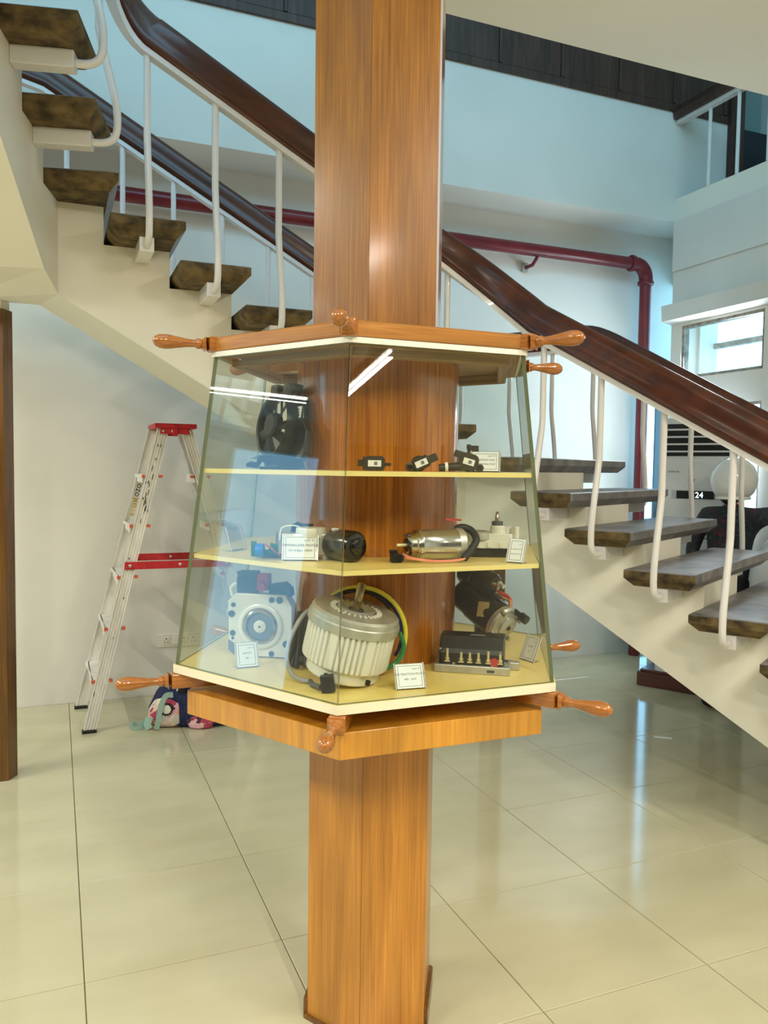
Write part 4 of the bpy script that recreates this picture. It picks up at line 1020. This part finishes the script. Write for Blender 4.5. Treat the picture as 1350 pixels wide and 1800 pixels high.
# red top cap and spreaders
mb = MB(); x0_, x1_ = float(py(272, 744, 4.85)[0]), float(py(346, 746, 4.85)[0])
mb.b2((x0_, 4.845, ztop-.028), (x1_, 5.215, ztop)); mb.b2((x0_+.03, 4.85, ztop-.062), (x1_-.04, 4.856, ztop-.028)); mb.b2((x0_+.03, 5.205, ztop-.062), (x1_-.04, 5.212, ztop-.028)); mb.b2((x0_+.10, 4.842, ztop-.075), (x0_+.13, 4.849, ztop-.028))
cap = mb.build('top_cap', M['red'], lad, LO, 0, bevel=.004)
for f in (.2, .42, .85):
    mb = MB(); mb.lathe([(.008, 0), (.008, .005), (.004, .007)], axis_m((x0_+(x1_-x0_)*f, 4.850, ztop-.045), (0, -1, 0)), 10); mb.build('rivet', M['chrome'], cap, LO)
zsp = .945
def at_z(S, z): f = (z-S[0].z)/(S[1].z-S[0].z); return S[0].lerp(S[1], f)
for A_, B_, dy in ((near_l, near_r, -.022), (far_l, far_r, .022)):
    a, b = at_z(A_, zsp), at_z(B_, zsp)
    mb = MB(); mb.b2((a.x-.03, a.y+dy-.005, zsp-.022), (b.x+.02, a.y+dy+.005, zsp+.022)); sp_ = mb.build('spreader', M['red'], lad, LO, 0, bevel=.002)
    for x in (a.x, (a.x+b.x)/2, b.x-.01):
        mb = MB(); mb.lathe([(.009, 0), (.009, .004), (.005, .006)], axis_m((x, a.y+dy-.005, zsp), (0, -1, 0)), 10); mb.build('rivet', M['chrome'], sp_, LO)
# printing on the far stile
a, b = at_z(far_l, 1.21), at_z(far_l, 1.40); dv = (b-a).normalized()
yv = Vector((-dv.z, 0, dv.x)).normalized(); zv = dv.cross(yv).normalized()
rot = Matrix.Identity(4)
for i_ in range(3): rot[i_][0] = dv[i_]; rot[i_][1] = yv[i_]; rot[i_][2] = zv[i_]
mwt = T(*(a-Vector(LO)-yv*.012+zv*.0058)) @ rot
text_part('print_outline', [('event', -.0013, -.001, .0545, 'LEFT')], M['text_black'], lad, mwt @ T(0, 0, -.0006))
text_part('print_yellow', [('event', 0, 0, .052, 'LEFT')], M['text_yellow'], lad, mwt)
text_part('print_black', [('ozo', .124, 0, .056, 'LEFT')], M['text_black'], lad, mwt)
# paint marks on the near stile
rnd = random.Random(3)
mb = MB()
for i in range(26):
    f = rnd.choice([rnd.uniform(.1, .95), rnd.gauss(.76, .05)]); f = min(.97, max(.05, f)); c = near_l[0].lerp(near_l[1], f)+near_l[2]*rnd.uniform(-.026, .026)
    d_ = (near_l[1]-near_l[0]).normalized(); L_ = rnd.uniform(.004, .018); w_ = rnd.uniform(.0015, .003)
    mb.add([c-d_*L_-near_l[2]*w_+Vector((0, -.0112, 0)), c-d_*L_+near_l[2]*w_+Vector((0, -.0112, 0)), c+d_*L_+near_l[2]*w_+Vector((0, -.0112, 0)), c+d_*L_-near_l[2]*w_+Vector((0, -.0112, 0))], [(0, 1, 2, 3)])
mb.build('paint_specks', M['grime'], lad, LO, 0)

# ------------------------------------------------------------------ backpack on the floor
bp = pz(340, 1268, 0); kb = depth(bp)/FPX
bag = thing('backpack', 'navy backpack with a floral pocket and mint straps on the floor', 'backpack', (bp[0], bp[1], 0), VIEW)
mb = MB(kb)
rs = []
for z, w, d_, ox in ((0, 58, 30, 0), (6, 74, 40, -2), (30, 76, 42, 0), (55, 70, 38, 6), (80, 58, 34, 14), (104, 40, 24, 26), (114, 18, 10, 34)):
    rs.append([(ox+w*math.copysign(abs(math.cos(2*PI*i/24))**.75, math.cos(2*PI*i/24)), d_*math.copysign(abs(math.sin(2*PI*i/24))**.75, math.sin(2*PI*i/24)), z) for i in range(24)])
mb.rings(rs); mb.build('body', M['navy'], bag, smooth=60)
mb = MB(kb); rs = []
for z, w, d_, ox in ((3, 30, 18, -38), (10, 36, 24, -38), (30, 35, 25, -36), (44, 30, 20, -32), (52, 20, 12, -30)):
    rs.append([(ox+w*math.cos(2*PI*i/20), -22+d_*math.sin(2*PI*i/20), z) for i in range(20)])
mb.rings(rs); mb.build('front_pocket', M['floral'], bag, smooth=60)
mb = MB(kb); rs = []
for z, w, d_, ox in ((2, 20, 10, 20), (14, 26, 14, 20), (24, 18, 8, 22)):
    rs.append([(ox+w*math.cos(2*PI*i/16), -34+d_*math.sin(2*PI*i/16), z) for i in range(16)])
mb.rings(rs); mb.build('lower_panel', M['floral'], bag, smooth=60)
def ribbon(pts, w, mat, name):
    mb = MB(kb); pts = smooth_path(pts, 6); rs = []
    for i, p in enumerate(pts):
        t = (pts[min(i+1, len(pts)-1)]-pts[max(i-1, 0)]).normalized(); s_ = t.cross(Vector((0, -1, .01))).normalized(); n_ = s_.cross(t).normalized()
        rs.append([p+s_*w/2+n_*.8, p-s_*w/2+n_*.8, p-s_*w/2-n_*.8, p+s_*w/2-n_*.8])
    mb.rings(rs); return mb.build(name, mat, bag, smooth=40)
ribbon([(-22, -52, 62), (-34, -54, 60), (-42, -56, 40), (-46, -56, 16), (-50, -54, 3)], 9, M['mint'], 'strap')
ribbon([(-66, -42, 14), (-84, -50, 10), (-90, -54, 13), (-91, -54, 6), (-80, -52, 4), (-70, -44, 6)], 7, M['mint'], 'strap_loop')
ribbon([(-64, -44, 20), (-66, -50, 10), (-62, -52, 3)], 12, M['mint'], 'strap_end')
mb = MB(kb); c_ = Vector((-34, -49.5, 36))
for i in range(14):
    a = 2*PI*i/14; mb.ell(c_+Vector((9.5*math.cos(a), 0, 9.5*math.sin(a))), (2.0, 1.2, 2.0), None, 8, 6)
mb.build('flower_petals', M['text_black'], bag)
MB(kb).ell(c_, (8, 1.8, 8), None, 14, 8).build('flower_centre', M['sticker'], bag)
MB(kb).tube(smooth_path([(-20, -34, 64), (-6, -40, 84), (14, -34, 104), (30, -20, 110)], 6), 1.6, 6).build('piping', M['sticker'], bag)
mb = MB(kb); mb.box((-10, -36, 70), (14, 10, 16)); mb.build('buckle', M['black'], bag, smooth=0, bevel=2*kb)

# ------------------------------------------------------------------ wall socket plate
c0, c1 = py(277, 1118, YB), py(350, 1131, YB)
sx0, sx1 = float(c0[0]), float(c1[0]); sz0, sz1 = float(py(280, 1138, YB)[2]), float(py(280, 1115, YB)[2])
so = thing('wall_socket', 'white three-socket wall plate low on the back wall beside the ladder', 'socket', ((sx0+sx1)/2, YB, sz0)); sO = ((sx0+sx1)/2, YB, sz0)
mb = MB(); mb.b2((sx0, YB-.014, sz0), (sx1, YB-.0005, sz1)); mb.build('plate', M['plate_white'], so, sO, 0, bevel=.004)
w_ = (sx1-sx0); hm = (sz0+sz1)/2
for f in (.2, .62, .84):
    x = sx0+w_*f; mb = MB(); mb.b2((x-.024, YB-.018, hm-.028), (x+.024, YB-.0142, hm+.028)); s_ = mb.build('socket', M['plate_white'], so, sO, 0, bevel=.002)
    mb = MB()
    for dx, dz, r in ((0, .013, .0045), (-.010, -.012, .0036), (.010, -.012, .0036), (-.011, 0, .002), (.011, 0, .002)): mb.cyl((x+dx, YB-.0186, hm+dz), (x+dx, YB-.0178, hm+dz), r, 10)
    mb.build('pin_hole', M['black'], s_, sO)
x = sx0+w_*.41; mb = MB(); mb.b2((x-.020, YB-.020, hm-.028), (x+.020, YB-.0142, hm+.028)); mb.build('switch', M['plate_white'], so, sO, 0, bevel=.003)

# ------------------------------------------------------------------ red fire pipe
YP = 5.295; RP = .047
zp = float(py(950, 441, YP)[2]); xv = float(py(1133, 560, YP)[0])
pipe = thing('fire_pipe', 'dark red pipe running along the back wall and down the corner', 'pipe', (xv, YP, 0)); pO = (xv, YP, 0)
MB().cyl((-2.5, YP, zp), (xv-.11, YP, zp), RP, 20).build('horizontal_pipe', M['red_pipe'], pipe, pO)
MB().cyl((xv, YP, 0), (xv, YP, zp-.11), RP, 20).build('vertical_pipe', M['red_pipe'], pipe, pO)
el = MB(); pts = [(xv-.13, YP, zp), (xv-.11, YP, zp)]+[(xv-.11+.11*math.sin(a), YP, zp-.11+.11*math.cos(a)) for a in [PI/2*i/8 for i in range(9)]]+[(xv, YP, zp-.13)]
el.tube(pts, RP*1.18, 20); eo = el.build('elbow', M['red_pipe'], pipe, pO)
mb = MB(); mb.lathe([(RP*1.15, 0), (RP*1.38, .008), (RP*1.38, .03), (RP*1.15, .038)], T(xv, YP, zp-.165), 20); mb.lathe([(RP*1.15, 0), (RP*1.38, .008), (RP*1.38, .03), (RP*1.15, .038)], axis_m((xv-.165, YP, zp), (1, 0, 0)), 20); mb.build('collar', M['red_pipe'], pipe, pO)
mb = MB(); mb.lathe([(RP, 0), (RP*1.7, .004), (RP*1.7, .05), (RP, .06)], T(xv, YP, .30), 20); mb.build('flange', M['red_pipe'], pipe, pO)
xb = float(py(945, 450, YP)[0])
mb = MB(); mb.tube([(xb, YP, zp-RP), (xb-.03, YP+.02, zp-RP-.06), (xb-.05, YP+.10, zp-RP-.07)], .014, 8); mb.build('hanger', M['red_pipe'], pipe, pO)
mb = MB(); mb.b2((xb-.075, YB-.03, zp-RP-.10), (xb-.03, YB-.0005, zp-RP-.03)); mb.build('wall_clamp', M['pipe_clamp'], pipe, pO, 0, bevel=.003)

# ------------------------------------------------------------------ air conditioner on a wooden plinth
AW, AD, AH = .50, .30, 1.78
an = math.radians(210); fn = V2(math.cos(an), math.sin(an)); ft_ = V2(-fn.y, fn.x)   # front normal, direction along the front (image right)
cf = V2(4.045, 4.235); cb = cf-fn*(AD/2)
rz = an+PI/2
pl_ = thing('wooden_plinth', 'low dark red-brown wooden plinth under the air conditioner', 'plinth', (cb.x, cb.y, 0), rz)
mb = MB(); mb.b2((-.36, -.17, 0), (.27, .22, .10)); mb.b2((-.34, -.16, .10), (.26, .20, .12)); mb.build('board', M['wood_brown'], pl_, smooth=0, bevel=.004)
ac = thing('air_conditioner', 'white floor-standing air conditioner with a lit display behind the stairs', 'air conditioner', (cb.x, cb.y, .1205), rz)
mb = MB(); mb.prism(rrect(AW, AD, .03), 0, AH); mb.build('body', M['ac'], ac, smooth=40)
yf = -AD/2
mb = MB(); mb.b2((-AW/2+.012, yf-.008, .50), (AW/2-.012, yf+.002, 1.50)); mb.build('front_panel', M['ac'], ac, smooth=0, bevel=.006)
mb = MB(); mb.b2((-AW/2+.02, yf-.004, 1.52), (AW/2-.02, yf+.003, 1.74)); mb.build('vent', M['black'], ac, smooth=0)
for i in range(4):
    mb = MB(); mb.b2((-AW/2+.02, yf-.012, 1.545+i*.05), (AW/2-.02, yf-.004, 1.557+i*.05)); mb.build('vent_slat', M['ac'], ac, smooth=0)
mb = MB(); mb.b2((-.16, yf-.010, 1.225), (.16, yf-.0075, 1.285)); mb.build('display_band', M['ac_band'], ac, smooth=0)
mb = MB(); mb.b2((-.125, yf-.0125, 1.228), (.125-.0, yf-.0095, 1.282)); mb.build('display', M['black_gloss'], ac, smooth=0)
text_part('digits', [('24', .0, 1.236, .055, 'LEFT')], M['digit'], ac, T(0, yf-.0132, 0) @ RX(PI/2))
text_part('lettering', [('OLF', -.055, 1.345, .03, 'LEFT'), ('INVERTER', -.19, 1.405, .018, 'LEFT')], M['ink'], ac, T(0, yf-.0086, 0) @ RX(PI/2))
mb = MB(); mb.b2((-AW/2+.01, yf-.0088, .955), (AW/2-.01, yf-.0078, .965)); mb.build('seam', M['grey_plastic'], ac, smooth=0)

# ------------------------------------------------------------------ white tank beyond the stairs
tk = thing('water_tank', 'white rounded tank standing beside the person', 'tank', (4.10, 3.33, 0))
mb = MB(); mb.lathe([(.34, 0), (.355, .03), (.355, .40), (.345, .42), (.345, .46), (.355, .48), (.355, .90), (.345, .92), (.345, .96), (.352, .98), (.345, 1.06), (.31, 1.17), (.24, 1.26), (.15, 1.31), (.12, 1.32)], Matrix.Diagonal((1, 1, .91, 1)), 40); mb.build('body', M['chair_white'], tk, smooth=50)
mb = MB(); mb.lathe([(.125, 1.31), (.13, 1.32), (.13, 1.36), (.11, 1.375), (.0, 1.38)], Matrix.Diagonal((1, 1, .91, 1)), 28); mb.build('lid', M['chair_white'], tk)

# ------------------------------------------------------------------ scrap of paper on the floor
p = pz(1165, 1298, 0); mb = MB(); mb.add([(-.05, -.008, .001), (.05, -.012, .002), (.052, .008, .006), (-.048, .012, .004), (-.05, -.008, .003), (.05, -.012, .004), (.052, .008, .008), (-.048, .012, .006)], [(0, 1, 2, 3), (7, 6, 5, 4), (0, 4, 5, 1), (1, 5, 6, 2), (2, 6, 7, 3), (3, 7, 4, 0)])
o = mb.build('paper_scrap', M['paper'], smooth=0, loc=(p[0], p[1], .0), rot=(0, 0, VIEW-.3)); tag(o, 'small white paper scrap lying on the floor tiles', 'paper')

# ------------------------------------------------------------------ person in a helmet
def person(x, y, facing):
    e = thing('person', 'person in a dark floral shirt and white helmet reaching out an arm', 'person', (x, y, 0), facing-PI/2); e.scale = (.955, .955, .955)
    V = {}; E = []; Rr = {}
    def v(n, p, r, parent=None):
        V[n] = p; Rr[n] = r if isinstance(r, tuple) else (r, r)
        if parent: E.append((parent, n))
    v('pel', (0, 0, .90), (.155, .12)); v('waist', (0, 0, 1.03), (.145, .105), 'pel'); v('chest', (0, .005, 1.19), (.165, .115), 'waist')
    v('upch', (0, .0, 1.29), (.13, .09), 'chest'); v('neck', (0, .015, 1.37), .055, 'upch'); v('neck2', (0, .03, 1.42), .052, 'neck')
    v('head1', (0, .05, 1.49), (.072, .085), 'neck2'); v('head2', (0, .055, 1.58), (.072, .085), 'head1'); v('nose', (0, .145, 1.515), .014, 'head1')
    for s, sd in ((1, 'R'), (-1, 'L')):
        v('sh'+sd, (s*.155, -.005, 1.31), .068, 'upch')
        v('hip'+sd, (s*.085, 0, .84), .10, 'pel'); v('kn'+sd, (s*.095, .02, .47), .068, 'hip'+sd); v('ca'+sd, (s*.098, .0, .33), .062, 'kn'+sd); v('an'+sd, (s*.10, -.02, .09), .045, 'ca'+sd); v('he'+sd, (s*.10, -.03, .045), .042, 'an'+sd); v('ba'+sd, (s*.108, .08, .04), .038, 'he'+sd); v('to'+sd, (s*.112, .15, .032), .028, 'ba'+sd)
    arms = {'R': [(.29, .03, 1.345), (.41, .07, 1.39), (.52, .12, 1.44), (.63, .17, 1.475)], 'L': [(-.215, -.01, 1.20), (-.25, -.02, 1.06), (-.25, .03, .95), (-.23, .09, .84)]}
    for sd in 'RL':
        a = arms[sd]; pr = 'sh'+sd
        for i, (p, r) in enumerate(zip(a, (.056, .047, .043, .031))): v('a%d%s' % (i, sd), p, r, pr); pr = 'a%d%s' % (i, sd)
        d = (Vector(a[3])-Vector(a[2])).normalized(); side = d.cross(Vector((0, 0, 1))).normalized(); up = side.cross(d)
        w = Vector(a[3]); v('pm'+sd, tuple(w+d*.055), (.036, .020), pr)
        for i, (o_, L) in enumerate(((-.030, .075), (-.010, .088), (.010, .082), (.029, .066))):
            b0 = w+d*.075+side*o_; v('f%da%s' % (i, sd), tuple(b0), .0105, 'pm'+sd); v('f%db%s' % (i, sd), tuple(b0+d*L*.5-up*.006), .0095, 'f%da%s' % (i, sd)); v('f%dc%s' % (i, sd), tuple(b0+d*L*.92-up*.03), .008, 'f%db%s' % (i, sd))
        ts = side*(-.03 if sd == 'R' else .03)
        v('ta'+sd, tuple(w+d*.03+ts), .012, 'pm'+sd); v('tb'+sd, tuple(w+d*.065+ts*1.9), .0105, 'ta'+sd); v('tc'+sd, tuple(w+d*.095+ts*2.1), .009, 'tb'+sd)
    names = list(V); idx = {n: i for i, n in enumerate(names)}
    me = bpy.data.meshes.new('skel'); me.from_pydata([V[n] for n in names], [(idx[a], idx[b]) for a, b in E], [])
    ob = bpy.data.objects.new('skel', me); COL.objects.link(ob)
    sk = ob.modifiers.new('skin', 'SKIN')
    for n in names:
        sv = me.skin_vertices[0].data[idx[n]]; sv.radius = Rr[n]; sv.use_root = (n == 'pel')
    ob.modifiers.new('sub', 'SUBSURF').levels = 2; ob.modifiers['sub'].render_levels = 2
    bpy.context.view_layer.update()
    m2 = bpy.data.meshes.new_from_object(ob.evaluated_get(bpy.context.evaluated_depsgraph_get()))
    bpy.data.objects.remove(ob)
    m2.materials.clear()
    for m_ in ('shirt', 'trousers', 'skin', 'black_matt'): m2.materials.append(M[m_])
    wR, wL = Vector(arms['R'][3]), Vector(arms['L'][3])
    for p in m2.polygons:
        c = p.center; p.use_smooth = True
        if c.z > 1.385 and abs(c.x) < .14: i = 2
        elif c.x > .58 or (c.x < -.17 and c.z < .86): i = 2
        elif c.z < .10: i = 3
        elif c.z < .93: i = 1
        else: i = 0
        p.material_index = i
    b = bpy.data.objects.new('body', m2); COL.objects.link(b); b.parent = e
    # hair, helmet, face
    mb = MB(); mb.ell((0, .035, 1.56), (.092, .10, .11), None, 20, 12); mb.ell((0, -.025, 1.47), (.075, .05, .08), None, 16, 10); mb.build('hair', M['hair'], e, smooth=60)
    mb = MB(); rs = []
    for k_ in range(0, 9):
        t = PI/2-k_/8*2.45; rs.append([((.146)*math.cos(t)*math.cos(2*PI*i/28), .03+(.165)*math.cos(t)*math.sin(2*PI*i/28), 1.555+.155*math.sin(t)) for i in range(28)])
    rs[0] = [(x_*.02, .03+(y_-.03)*.02, z_) for x_, y_, z_ in [(math.cos(2*PI*i/28), .03+math.sin(2*PI*i/28), 1.71) for i in range(28)]]
    mb.rings(rs, None, 0, False); hm_ = mb.build('helmet', M['helmet'], e, smooth=60)
    so_ = hm_.modifiers.new('s', 'SOLIDIFY'); so_.thickness = .012
    mb = MB(); mb.tube([(.098*math.cos(a), .03+.110*math.sin(a), 1.436) for a in [2*PI*i/28 for i in range(28)]], .010, 8, 0, True); mb.build('helmet_rim', M['sticker'], hm_)
    for s in (-1, 1):
        MB().ell((s*.03, .132, 1.545), (.012, .008, .008), None, 10, 6).build('eye', M['sticker'], e)
        MB().ell((s*.088, .04, 1.52), (.012, .022, .034), None, 10, 6).build('ear', M['skin'], e)
    MB().ell((0, .132, 1.468), (.024, .008, .007), None, 10, 6).build('mouth', M['red_plastic'], e)
    return e
person(3.95, 3.83, math.radians(20))
